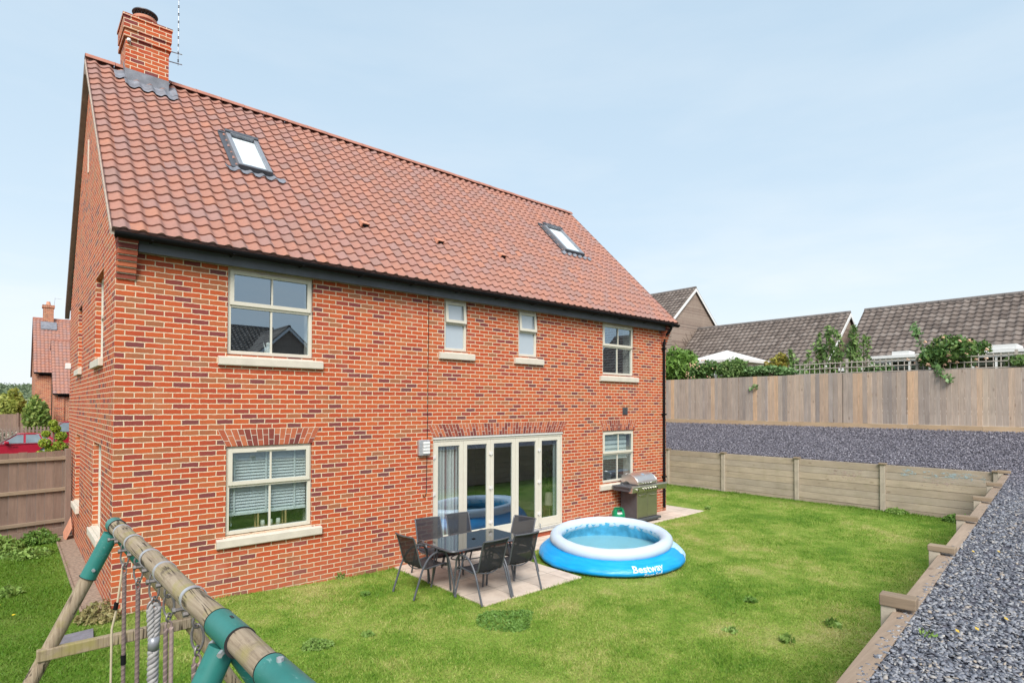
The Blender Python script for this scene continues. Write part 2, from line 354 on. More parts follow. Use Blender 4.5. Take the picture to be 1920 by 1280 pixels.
t.bsdf(t.mix(t.ramp(t.noise(o, 40, 4), [(.35, (.6, .6, .6)), (.65, (0, 0, 0))]), c, (.1, .1, .03, 1)), .95, 0, t.bump(t.noise(o, 90, 3), .8, .02), .1); MAT['lawn_ground'] = t.m
t = NT('grass_blade'); c, o = grass_nodes(t, t.island())
p = t.bsdf(c, .55, 0, None, .25)
tr = t.new('ShaderNodeBsdfTranslucent'); t.l.new(c, tr.inputs[0]); mx = t.new('ShaderNodeMixShader'); mx.inputs[0].default_value = .3
t.l.new(p.outputs[0], mx.inputs[1]); t.l.new(tr.outputs[0], mx.inputs[2]); t.l.new(mx.outputs[0], t.out.inputs[0]); MAT['grass_blade'] = t.m

t = NT('slate_chip'); isl = t.island(); o = t.obj()
sp = t.new('ShaderNodeSeparateXYZ'); t.l.new(o, sp.inputs[0])
c1 = t.ramp(isl, [(0, (.07, .076, .092)), (.35, (.15, .157, .187)), (.7, (.235, .242, .272)), (.9, (.33, .33, .34)), (.96, (.34, .28, .22)), (1, (.46, .44, .42))])
c2 = t.ramp(isl, [(0, (.055, .053, .066)), (.35, (.13, .123, .152)), (.75, (.215, .203, .24)), (1, (.35, .335, .37))])
f = t.new('ShaderNodeMapRange'); f.inputs['From Min'].default_value = 11; f.inputs['From Max'].default_value = 16; t.l.new(sp.outputs[0], f.inputs['Value'])
t.bsdf(t.mix(f.outputs[0], c1, c2), .62, 0, None, .4); MAT['slate_chip'] = t.m
t = NT('slate_base'); o = t.obj(); vo = t.new('ShaderNodeTexVoronoi'); vo.inputs['Scale'].default_value = 30; t.l.new(o, vo.inputs[0])
sp = t.new('ShaderNodeSeparateXYZ'); t.l.new(vo.outputs['Color'], sp.inputs[0])
t.bsdf(t.ramp(sp.outputs[0], [(0, (.035, .034, .045)), (.6, (.12, .115, .14)), (1, (.22, .21, .25))]), .8, 0, t.bump(vo.outputs['Distance'], 1, .02), .3); MAT['slate_base'] = t.m

t = NT('patio_slab'); o = t.obj()
vo = t.mapping(o, (1/.6, 1/.6, 1), (.07, .43, 0)); sp = t.new('ShaderNodeSeparateXYZ'); t.l.new(vo, sp.inputs[0])
fx, fy = t.math('FRACT', sp.outputs[0]), t.math('FRACT', sp.outputs[1])
ed = t.math('MINIMUM', t.math('MINIMUM', fx, t.math('SUBTRACT', 1, fx)), t.math('MINIMUM', fy, t.math('SUBTRACT', 1, fy)))
jm = t.ramp(ed, [(.006, (1, 1, 1)), (.012, (0, 0, 0))])
cb = t.new('ShaderNodeCombineXYZ'); t.l.new(t.math('FLOOR', sp.outputs[0]), cb.inputs[0]); t.l.new(t.math('FLOOR', sp.outputs[1]), cb.inputs[1])
w = t.new('ShaderNodeTexWhiteNoise', noise_dimensions='2D'); t.l.new(cb.outputs[0], w.inputs[0])
c = t.ramp(w.outputs[0], [(0, (.56, .46, .38)), (.5, (.62, .52, .435)), (1, (.66, .54, .45))])
c = t.mix(t.math('MULTIPLY', t.ramp(t.noise(o, 3.2, 6, .65), [(.45, (0, 0, 0)), (.75, (1, 1, 1))]), .55), c, (.33, .25, .2, 1))
t.bsdf(t.mix(t.math('MULTIPLY', jm, .75), c, (.17, .13, .1, 1)), .85, 0, t.bump(t.math('ADD', t.noise(o, 40, 5), t.math('MULTIPLY', jm, -2)), .3, .004), .3); MAT['patio_slab'] = t.m

t = NT('pool_blue'); o = t.obj()
c = t.ramp(t.noise(t.mapping(o, (2, 2, 26)), 1.5, 4, .6), [(.3, (.0, .27, .66)), (.55, (.003, .32, .73)), (.75, (.015, .37, .78))])
t.bsdf(c, .38, 0, t.bump(t.noise(t.mapping(o, (2.5, 2.5, 20)), 2, 4), .5, .02), .5); MAT['pool_blue'] = t.m
simple('pool_ring', (.52, .62, .73), .38, var=.03, scale=3)
simple('pool_liner', (.10, .42, .64), .5, var=.25, scale=5)
t = NT('pool_print'); o = t.obj()
t.bsdf(t.ramp(t.noise(o, 22, 5, .7), [(.3, (.2, .5, .8)), (.5, (.42, .66, .88)), (.65, (.7, .82, .92)), (.8, (.3, .5, .7))]), .45); MAT['pool_print'] = t.m
simple('print_white', (.74, .8, .86), .45, var=.03)
simple('print_pale', (.16, .46, .78), .45, var=.03)
t = NT('pool_water'); o = t.obj()
t.bsdf((.21, .44, .50), .04, 0, t.bump(t.noise(o, 7, 3), .06, .02), .5, IOR=1.33); MAT['pool_water'] = t.m

t = NT('sling_fabric')
bs = t.bsdf((.03, .03, .035), .7, 0, None, .2)
tr = t.new('ShaderNodeBsdfTransparent'); mx = t.new('ShaderNodeMixShader'); mx.inputs[0].default_value = .93
t.l.new(tr.outputs[0], mx.inputs[1]); t.l.new(bs.outputs[0], mx.inputs[2]); t.l.new(mx.outputs[0], t.out.inputs[0]); MAT['sling_fabric'] = t.m
t = NT('table_glass')
t.bsdf((.012, .013, .016), .03, 0, None, .9, IOR=1.8); MAT['table_glass'] = t.m
t = NT('curtain'); o = t.obj(); sp = t.new('ShaderNodeSeparateXYZ'); t.l.new(o, sp.inputs[0])
st = t.math('FRACT', t.math('MULTIPLY', sp.outputs[0], 9))
t.bsdf(t.ramp(st, [(0, (.82, .8, .78)), (.55, (.8, .78, .76)), (.6, (.34, .2, .21)), (.7, (.4, .28, .28)), (.75, (.62, .6, .6)), (1, (.55, .54, .55))]), .9); MAT['curtain'] = t.m
t = NT('hill_green'); o = t.obj()
t.bsdf(t.ramp(t.noise(t.mapping(o, (.012, .012, .05)), 2, 6, .6), [(.35, (.05, .085, .04)), (.5, (.1, .14, .06)), (.7, (.24, .25, .12))]), .95); MAT['hill_green'] = t.m
simple('earth', (.2, .19, .11), .95, var=.2, scale=.6)
t = NT('arch_brick'); isl = t.island(); o = t.obj()
hs = t.new('ShaderNodeHueSaturation'); t.l.new(t.ramp(isl, [(0, (.15, .04, .04)), (.3, (.24, .058, .04)), (.55, (.38, .095, .05)), (1, (.46, .14, .065))]), hs.inputs['Color'])
t.l.new(t.math('ADD', .75, t.math('MULTIPLY', t.noise(o, 30, 5), .5)), hs.inputs['Value'])
t.bsdf(hs.outputs[0], .88, 0, t.bump(t.noise(o, 80, 4), .4, .004), .25); MAT['arch_brick'] = t.m
def chalk(name, col, sc, th):
    t = NT(name); o = t.obj(); sp = t.new('ShaderNodeTexCoord').outputs['Generated']
    xs = t.new('ShaderNodeSeparateXYZ'); t.l.new(sp, xs.inputs[0])
    ed = t.math('MULTIPLY', t.math('MULTIPLY', xs.outputs[1], t.math('SUBTRACT', 1, xs.outputs[1])), t.math('MULTIPLY', xs.outputs[2], t.math('SUBTRACT', 1, xs.outputs[2])))
    k = t.math('MULTIPLY', t.ramp(t.math('ADD', t.noise(t.mapping(o, (1, .7, 1.6)), sc, 4, .7), t.math('MULTIPLY', ed, 1.6)), [(th, (0, 0, 0)), (th+.09, (1, 1, 1))]), .6)
    bs = t.bsdf(col, .95); tr = t.new('ShaderNodeBsdfTransparent'); mx = t.new('ShaderNodeMixShader'); t.l.new(k, mx.inputs[0])
    t.l.new(tr.outputs[0], mx.inputs[1]); t.l.new(bs.outputs[0], mx.inputs[2]); t.l.new(mx.outputs[0], t.out.inputs[0]); MAT[name] = t.m
chalk('chalk_blue', (.42, .56, .62), 9, .56); chalk('chalk_pink', (.56, .42, .38), 11, .60)

t = NT('glass_frosted')
p = t.bsdf((.36, .41, .46), .14, 0, t.bump(t.noise(t.obj(), 45, 3), .15, .004), .5, IOR=2.2); MAT['glass_frosted'] = t.m
# ------------------------------------------------------------------ geometry helpers
class MB:
    def __init__(s): s.v = []; s.f = []; s.uv = None
    def add(s, vs, fs):
        b = len(s.v); s.v += [tuple(x) for x in vs]; s.f += [tuple(i+b for i in f) for f in fs]; return s
    def box(s, x0, x1, y0, y1, z0, z1):
        return s.add([(x0,y0,z0),(x1,y0,z0),(x1,y1,z0),(x0,y1,z0),(x0,y0,z1),(x1,y0,z1),(x1,y1,z1),(x0,y1,z1)],
                     [(0,3,2,1),(4,5,6,7),(0,1,5,4),(1,2,6,5),(2,3,7,6),(3,0,4,7)])
    def obox(s, c, ax, ay, az):     # half-extent vectors
        c, ax, ay, az = map(Vector, (c, ax, ay, az)); vs = []
        for k in (-1, 1):
            for (i, j) in ((-1,-1),(1,-1),(1,1),(-1,1)): vs.append(c+ax*i+ay*j+az*k)
        return s.add(vs, [(0,3,2,1),(4,5,6,7),(0,1,5,4),(1,2,6,5),(2,3,7,6),(3,0,4,7)])
    def bar(s, a, b, w, h, up=(0,0,1)):   # rectangular bar between two points
        a, b = Vector(a), Vector(b); d = (b-a); L = d.length; d.normalize()
        x = d.cross(Vector(up)); 
        if x.length < 1e-4: x = d.cross(Vector((1,0,0)))
        x.normalize(); y = x.cross(d)
        return s.obox((a+b)/2, d*L/2, x*w/2, y*h/2)
    def tube(s, pts, r, n=8, cap=True, closed=False):
        P = [Vector(p) for p in pts]; m = len(P); rings = []
        rr = r if isinstance(r, (list, tuple)) else [r]*m
        prev = None
        for i, p in enumerate(P):
            if closed: d = P[(i+1) % m]-P[i-1]
            else: d = P[min(i+1, m-1)]-P[max(i-1, 0)]
            d.normalize()
            if prev is None:
                x = d.cross(Vector((0,0,1)))
                if x.length < .05: x = d.cross(Vector((1,0,0)))
            else: x = prev-d*prev.dot(d)
            x.normalize(); prev = x; y = d.cross(x)
            rings.append([p+(x*math.cos(2*math.pi*k/n)+y*math.sin(2*math.pi*k/n))*rr[i] for k in range(n)])
        vs = [v for g in rings for v in g]; fs = []
        for i in range(m if closed else m-1):
            j = (i+1) % m
            for k in range(n):
                fs.append((i*n+k, i*n+(k+1) % n, j*n+(k+1) % n, j*n+k))
        if cap and not closed:
            fs.append(tuple(range(n-1, -1, -1))); fs.append(tuple((m-1)*n+k for k in range(n)))
        return s.add(vs, fs)
    def lathe(s, prof, c=(0,0,0), n=32, cap0=False, cap1=False):
        vs = []; fs = []; m = len(prof)
        for (r, z) in prof:
            for k in range(n):
                a = 2*math.pi*k/n; vs.append((c[0]+r*math.cos(a), c[1]+r*math.sin(a), c[2]+z))
        for i in range(m-1):
            for k in range(n):
                fs.append((i*n+k, i*n+(k+1) % n, (i+1)*n+(k+1) % n, (i+1)*n+k))
        if cap0: fs.append(tuple(range(n-1, -1, -1)))
        if cap1: fs.append(tuple((m-1)*n+k for k in range(n)))
        return s.add(vs, fs)
    def prism(s, poly, a, b, plane='xz'):   # extrude polygon (2D) between a and b on the third axis
        n = len(poly)
        mk = {'xz': lambda p, t: (p[0], t, p[1]), 'yz': lambda p, t: (t, p[0], p[1]), 'xy': lambda p, t: (p[0], p[1], t)}[plane]
        vs = [mk(p, a) for p in poly]+[mk(p, b) for p in poly]
        fs = [tuple(range(n-1, -1, -1)), tuple(range(n, 2*n))]+[(i, (i+1) % n, n+(i+1) % n, n+i) for i in range(n)]
        return s.add(vs, fs)
    def frame(s, x0, x1, z0, z1, w, y0, y1, bw=None):    # picture frame in xz plane
        bw = bw or w
        s.box(x0, x0+w, y0, y1, z0, z1); s.box(x1-w, x1, y0, y1, z0, z1)
        s.box(x0+w, x1-w, y0, y1, z1-w, z1); s.box(x0+w, x1-w, y0, y1, z0, z0+bw); return s
    def build(s, name, mat, parent=None, origin=None, smooth=False, bevel=0, xf=None):
        vs = s.v if xf is None else [tuple(xf @ Vector(v)) for v in s.v]
        off = chain(parent) if parent is not None else Vector(origin or (0,0,0))
        me = bpy.data.meshes.new(name); me.from_pydata([tuple(Vector(v)-off) for v in vs], [], s.f)
        me.validate(); me.update()
        fin(me, smooth)
        ob = bpy.data.objects.new(name, me); COL.objects.link(ob)
        me.materials.append(MAT[mat])
        if parent is not None:
            ob.parent = parent
        elif origin: ob.location = origin
        if bevel:
            m = ob.modifiers.new('bevel', 'BEVEL'); m.width = bevel; m.segments = 2; m.limit_method = 'ANGLE'; m.angle_limit = R(40)
        return ob
def chain(p):            # world position of a parent chain (zero for things modelled in local coordinates)
    t = Vector((0,0,0))
    while p is not None:
        if p.get('local'): return Vector((0,0,0))
        t += p.location; p = p.parent
    return t
def fin(me, smooth):
    import bmesh
    bm = bmesh.new(); bm.from_mesh(me); bmesh.ops.recalc_face_normals(bm, faces=bm.faces)
    bm.to_mesh(me); bm.free()
    if smooth: me.polygons.foreach_set('use_smooth', [True]*len(me.polygons))
    if smooth == 'auto': 
        try: me.set_sharp_from_angle(angle=R(40))
        except Exception: pass
def tag(o, label=None, cat=None, group=None, kind=None):
    if label: o['label'] = label
    if cat: o['category'] = cat
    if group: o['group'] = group
    if kind: o['kind'] = kind
    return o
def empty(name, loc, label=None, cat=None, group=None, rz=0, local=False):
    o = bpy.data.objects.new(name, None); COL.objects.link(o); o.location = loc; o.rotation_euler = (0,0,rz)
    o.empty_display_size = .2
    if local: o['local'] = 1
    return tag(o, label, cat, group)
def dup(root, loc, rz=0, label=None, group=None, mirror=False):
    def cp(o, par):
        c = o.copy(); COL.objects.link(c)
        if par is not None: c.parent = par
        for ch in list(o.children): cp(ch, c)
        return c
    c = cp(root, None); c.location = loc; c.rotation_euler = (0,0,rz)
    if label: c['label'] = label
    if group: c['group'] = group
    return c
def np_mesh(name, V, Fq, mat, parent=None, smooth=False, origin=(0,0,0)):
    """numpy mesh: V (N,3), Fq (M,k) with constant k"""
    V = np.asarray(V, dtype=np.float32)-np.asarray(origin, dtype=np.float32); Fq = np.asarray(Fq, dtype=np.int32); k = Fq.shape[1]
    me = bpy.data.meshes.new(name); me.vertices.add(len(V)); me.vertices.foreach_set('co', V.ravel())
    me.loops.add(Fq.size); me.loops.foreach_set('vertex_index', Fq.ravel())
    me.polygons.add(len(Fq)); me.polygons.foreach_set('loop_start', np.arange(0, Fq.size, k, dtype=np.int32))
    try: me.polygons.foreach_set('loop_total', np.full(len(Fq), k, dtype=np.int32))
    except Exception: pass
    if smooth: me.polygons.foreach_set('use_smooth', np.ones(len(Fq), dtype=bool))
    me.update(); me.validate(); me.materials.append(MAT[mat])
    ob = bpy.data.objects.new(name, me); COL.objects.link(ob)
    if parent is not None: ob.parent = parent
    else: ob.location = origin
    return ob
def leaves(name, C, size, mat, parent=None, elong=1.6, up=0.0, rng=RNG, origin=(0,0,0)):
    C = np.asarray(C); n = len(C)
    d = rng.normal(size=(n,3)); d[:,2] += up; d /= np.linalg.norm(d, axis=1, keepdims=True)
    e_ = rng.normal(size=(n,3)); w = np.cross(d, e_); w /= np.linalg.norm(w, axis=1, keepdims=True)
    s = size*rng.uniform(.6, 1.35, size=(n,1))
    nrm = np.cross(d, w)
    V = np.stack([C-d*s*elong/2, C+w*s*.5+nrm*s*.12, C+d*s*elong/2, C-w*s*.5+nrm*s*.12], 1).reshape(-1,3)
    Fq = np.arange(4*n).reshape(-1,4)
    return np_mesh(name, V, Fq, mat, parent, origin=origin)
def blob(c, r, n, shell=.55, rng=RNG):
    d = rng.normal(size=(n,3)); d /= np.linalg.norm(d, axis=1, keepdims=True)
    k = shell+(1-shell)*rng.random((n,1))**.6
    return np.asarray(c)+d*k*np.asarray(r)

def zg(x, y=0):
    u = np.clip(np.asarray(x, float)/4.0, 0, 1); w = np.clip((np.asarray(x, float)-12)/4.2, 0, 1)
    r = -.01-.132*(u*u*(3-2*u))+.105*(w*w*(3-2*w)); return float(r) if r.ndim == 0 else r
def adj(x, y): return 1.0433*x+.0437, 1.0433*y+.3927
def far(x, y, k=1.0208): return CAM.x+(x-CAM.x)*k, CAM.y+(y-CAM.y)*k
PZ = -.118                       # patio surface

# ------------------------------------------------------------------ the ground
def sheet(name, poly, z, mat, kind='structure'):
    return tag(MB().add([(x, y, z) for x, y in poly], [tuple(range(len(poly)))]).build(name, mat), kind=kind)
sheet('ground', [(-900,-900),(900,-900),(900,900),(-900,900)], -.35, 'earth')
sheet('driveway', [(-12,9),(0,9),(14,14),(14,41),(-20,41),(-20,9)], -.3, 'tarmac')
# lawn: a gently falling grid
SLOPE, Y0S = .089, -8.075         # inner face of the south wall:  y = Y0S + SLOPE*x
def ysouth(x): return Y0S+SLOPE*x
nx, ny = 60, 40; vs = []; fs = []
for j in range(ny+1):
    for i in range(nx+1):
        x = -9+26.2*i/nx; y0 = ysouth(x)-.15; y = y0+(6.3-y0)*j/ny
        vs.append((x, y, zg(x, y)))
for j in range(ny):
    for i in range(nx):
        a = j*(nx+1)+i; fs.append((a, a+1, a+nx+2, a+nx+1))
tag(MB().add(vs, fs).build('lawn', 'lawn_ground', smooth=True), kind='structure')
# raised slate ground: terrace in the south, bank in the east, neighbour gardens beyond
vs = [(-14, ysouth(-14)-.1, 1.17), (16.7, ysouth(16.7)-.1, 1.17), (20.03, -7.0, 2.03), (20.03, -40, 2.03), (-14, -40, 1.2)]
mb = MB().add([(-14, ysouth(-14)-.1, 1.17), (16.62, ysouth(16.62)-.1, 1.17), (16.62, -40, 1.17), (-14, -40, 1.17)], [(0,1,2,3)])
mb.add([(16.62, -40, 1.17), (16.62, 14, 1.17), (20.03, 14, 2.03), (20.03, -40, 2.03)], [(3,2,1,0)])
tag(mb.build('slate_bed', 'slate_base'), kind='structure')
sheet('neighbour_ground', [(20.0,-60),(200,-60),(200,120),(20.0,120)], 2.02, 'earth')
# patio (slabs with real edge)
px0, pyf = adj(3.95, -2.85); px1, _ = adj(5.95, 0); pe, pyn = adj(13.0, -1.1)
mb = MB().prism([(px0, 0), (px0, pyf), (px1, pyf), (px1, pyn), (pe, pyn), (pe, 1.8), (12.602, 1.8), (12.602, 0)], -.2, PZ, 'xy')
tag(mb.build('patio', 'patio_slab', bevel=.006), kind='structure')
mb = MB().box(-.26, 0, 0, 7.4, -.1, zg(0)+.012).box(-.29, -.262, .0, 7.4, -.1, zg(0)+.03)
tag(mb.build('soil_strip', 'soil'), kind='structure')

# ------------------------------------------------------------------ grass blades and slate chips
def in_lawn(x, y):
    ok = (x > -8) & (x < 16.6) & (y > ysouth(x)+.04) & (y < 9.2)
    ok &= ~((x > -.27) & (x < 12.62) & (y > -.015))
    ok &= (y < 6.2)
    ok &= ~((x > px0-.005) & (x < px1+.005) & (y > pyf-.005))
    ok &= ~((x > px0) & (x < pe+.005) & (y > pyn-.005) & (y < 1.81))
    return ok
N = 620000
rad = np.sqrt(RNG.random(N))*0+RNG.random(N)          # denser near the camera: uniform in distance
ang = RNG.uniform(R(-8), R(92), N)
dist = 4.2+rad**1.35*17
x = CAM.x+np.sin(ang)*dist; y = CAM.y+np.cos(ang)*dist
k = in_lawn(x, y); x, y, dist = x[k], y[k], dist[k]; n = len(x)
z = zg(x)-.002
ptch = .7+.3*np.sin(x*2.1+np.sin(y*1.7)*1.3)*np.sin(y*2.6+1.1)
h = RNG.uniform(.018, .05, n)*ptch*np.where(x < 0, 1.35, 1.0)
edge = np.minimum(np.abs(x-16.5), 1); h *= 1+.8*(edge < .25)
wd = RNG.uniform(.0025, .005, n)*(1+dist/14)
a = RNG.uniform(0, 2*np.pi, n); lean = RNG.normal(size=(n,2))*.55
near_wall = np.minimum(np.where(x > 0, np.abs(y), 9), np.minimum(np.abs(x-px0)+9*(y < pyf), np.abs(y-pyf)+9*((x < px0) | (x > px1))))
h *= 1+1.1*(near_wall < .10)*RNG.random(n)
V = np.empty((n,3,3), dtype=np.float32)
V[:,0] = np.stack([x-np.cos(a)*wd, y-np.sin(a)*wd, z], 1); V[:,1] = np.stack([x+np.cos(a)*wd, y+np.sin(a)*wd, z], 1)
V[:,2] = np.stack([x+lean[:,0]*h, y+lean[:,1]*h, z+h], 1)
tag(np_mesh('grass', V.reshape(-1,3), np.arange(3*n).reshape(-1,3), 'grass_blade'), 'short green lawn grass with dry yellowish patches', 'grass', kind='stuff')

def chips(x, y, z, s, tilt):
    n = len(x); a0 = RNG.uniform(0, 2*np.pi, n); c4 = np.array([0, .25, .5, .75])*2*np.pi
    ang = a0[:,None]+c4[None]+RNG.normal(size=(n,4))*.28
    rr = s[:,None]*RNG.uniform(.55, 1.1, (n,4)); asp = RNG.uniform(.45, .9, n)[:,None]
    lx, ly = rr*np.cos(ang-a0[:,None]), rr*np.sin(ang-a0[:,None])*asp
    px_ = lx*np.cos(a0)[:,None]-ly*np.sin(a0)[:,None]; py_ = lx*np.sin(a0)[:,None]+ly*np.cos(a0)[:,None]
    tx, ty = RNG.normal(size=n)*tilt, RNG.normal(size=n)*tilt
    pz_ = px_*tx[:,None]+py_*ty[:,None]
    th = s*RNG.uniform(.12, .3, n)
    top = np.stack([x[:,None]+px_, y[:,None]+py_, z[:,None]+pz_+th[:,None]], 2)
    bot = np.stack([x[:,None]+px_*1.04, y[:,None]+py_*1.04, z[:,None]+pz_-th[:,None]*.6], 2)
    V = np.concatenate([top, bot], 1).reshape(-1,3)
    f = np.array([[0,1,2,3],[0,4,5,1],[1,5,6,2],[2,6,7,3],[3,7,4,0]])
    return V, (np.arange(n)[:,None,None]*8+f[None]).reshape(-1,4)
N = 130000
dist = 2.6+RNG.random(N)**1.5*18; ang = RNG.uniform(R(58), R(100), N)
x = CAM.x+np.sin(ang)*dist; y = CAM.y+np.cos(ang)*dist
k = (y < ysouth(x)-.075) & (x < 16.7); x, y, dist = x[k], y[k], dist[k]
z = np.full(len(x), 1.178)+RNG.uniform(0, .022, len(x)); s = RNG.uniform(.007, .021, len(x))*(1+dist/22)
V1, F1 = chips(x, y, z, s, .28)
N = 70000
x = RNG.uniform(16.63, 20.0, N); y = RNG.uniform(-9, 6.5, N)
z = 1.18+(x-16.62)*(.86/3.41)+RNG.uniform(0, .03, N); s = RNG.uniform(.011, .034, N)
V2, F2 = chips(x, y, z, s, .4)
# a few stray chips lying on the timber edge
N = 130
x = RNG.uniform(2.4, 7, N); y = ysouth(x)-.03-RNG.random(N)**.6*.075; V3, F3 = chips(x, y, np.full(N, 1.203), RNG.uniform(.01, .026, N), .05)
V = np.concatenate([V1, V2, V3]); Fq = np.concatenate([F1, F2+len(V1), F3+len(V1)+len(V2)])
tag(np_mesh('slate_chippings', V, Fq, 'slate_chip'), 'loose blue grey slate chippings on the raised bank', 'slate chippings', kind='stuff')

# ------------------------------------------------------------------ the house
def wall_panel(mb, axis, u0, u1, z0, z1, p, th, holes, revealed=True):
    """wall in plane axis ('x': runs along x at y=p, outside -y; 'y': runs along y at x=p, outside -x)"""
    us = sorted({u0, u1, *[h[0] for h in holes], *[h[1] for h in holes]}); zs = sorted({z0, z1, *[h[2] for h in holes], *[h[3] for h in holes]})
    P = (lambda u, d, z: (u, p+d, z)) if axis == 'x' else (lambda u, d, z: (p+d, u, z))
    hole = lambda a, b: any(h[0]-1e-6 <= a and b <= h[1]+1e-6 for h in [0]) 
    for i in range(len(us)-1):
        for j in range(len(zs)-1):
            cu, cz = (us[i]+us[i+1])/2, (zs[j]+zs[j+1])/2
            if any(h[0] < cu < h[1] and h[2] < cz < h[3] for h in holes): continue
            for d in (0, th):
                mb.add([P(us[i],d,zs[j]), P(us[i+1],d,zs[j]), P(us[i+1],d,zs[j+1]), P(us[i],d,zs[j+1])], [(0,1,2,3)])
    for (a, b, c, d_) in holes:
        mb.add([P(a,0,c), P(a,th,c), P(a,th,d_), P(a,0,d_)], [(0,1,2,3)]); mb.add([P(b,0,c), P(b,th,c), P(b,th,d_), P(b,0,d_)], [(0,1,2,3)])
        mb.add([P(a,0,c), P(b,0,c), P(b,th,c), P(a,th,c)], [(0,1,2,3)]); mb.add([P(a,0,d_), P(b,0,d_), P(b,th,d_), P(a,th,d_)], [(0,1,2,3)])
    return mb
HX, HY = 12.6, 7.5
EAVE_Y, EAVE_Z, PITCH = -.28, 4.985, 1.0
RY = 3.75; RZ = EAVE_Z+(RY-EAVE_Y)*PITCH
house = empty('brick_house', (0,0,0), 'two storey red brick house with pantile roof, cream windows and folding glass doors', 'house')
WIN = {'ul': (1.372, 2.655, .0, 3.50, 4.80), 'll': (1.372, 2.655, 0, .83, 2.145), 's1': (5.215, 5.77, 0, 3.80, 4.80), 's2': (7.122, 7.69, 0, 3.80, 4.80),
       'ur': (9.903, 11.15, 0, 3.51, 4.80), 'lr': (9.903, 11.16, 0, .84, 2.13)}
BIF = (4.972, 8.507, .0, 2.155)
holes = [(a, b, c, d) for (a, b, _, c, d) in WIN.values()]+[BIF]
mb = MB(); wall_panel(mb, 'x', 0, HX, -.3, 4.84, 0, .3, holes); mb.build('rear_wall', 'brick', house)
GW = [(1.27, 2.36, .80, 2.16), (1.25, 2.30, 3.46, 4.78), (4.70, 5.66, .80, 2.16), (4.60, 5.40, 3.46, 4.68)]
mb = MB(); wall_panel(mb, 'y', .302, HY-.302, -.3, 5.22, 0, .3, [(a, b, c, d) for a, b, c, d in GW])
mb.prism([(0, 4.842), (.3, 5.222), (.3, 4.842)], 0, .3, 'yz') if False else None
# corner return, gable triangle
mb.add([(0,0,-.3),(0,.302,-.3),(0,.302,5.22),(0,0,4.9)], [(0,1,2,3)])
mb.add([(0,HY-.302,-.3),(0,HY,-.3),(0,HY,4.9),(0,HY-.302,5.22)], [(0,1,2,3)])
zt = lambda y: RZ-.13-abs(y-RY)*PITCH
mb.add([(0,.302,5.22),(0,HY-.302,5.22),(0,RY,zt(RY))], [(0,1,2)])
mb.add([(.3,.302,5.22),(.3,HY-.302,5.22),(.3,RY,zt(RY))], [(0,1,2)])
mb.build('gable_wall', 'brick', house)
mb = MB().box(HX-.3, HX, .302, HY, -.3, 5.2); mb.prism([(.302,5.2),(HY-.3,5.2),(RY,zt(RY))], HX-.3, HX, 'yz'); mb.build('gable_wall', 'brick', house)
MB().box(.302, HX-.302, HY-.3, HY, -.3, 4.9).build('front_wall', 'brick', house)
# rooms behind the glass
MB().box(.302, HX-.302, .302, HY-.302, -.02, .03).build('floor', 'room_floor', house)
MB().box(.302, HX-.302, .302, HY-.302, 2.42, 2.70).box(.302, HX-.302, .302, HY-.302, 5.0, 5.08).build('ceiling', 'plaster', house)
mb = MB().box(.302, HX-.302, 4.2, 4.3, .032, 2.418).box(.302, HX-.302, 3.9, 4.0, 2.702, 4.998)
for x_ in (3.6, 9.2): mb.box(x_, x_+.1, .302, 4.198, .032, 2.418)
for x_ in (3.9, 6.4, 9.0): mb.box(x_, x_+.1, .302, 3.898, 2.702, 4.998)
mb.build('interior_wall', 'plaster', house)

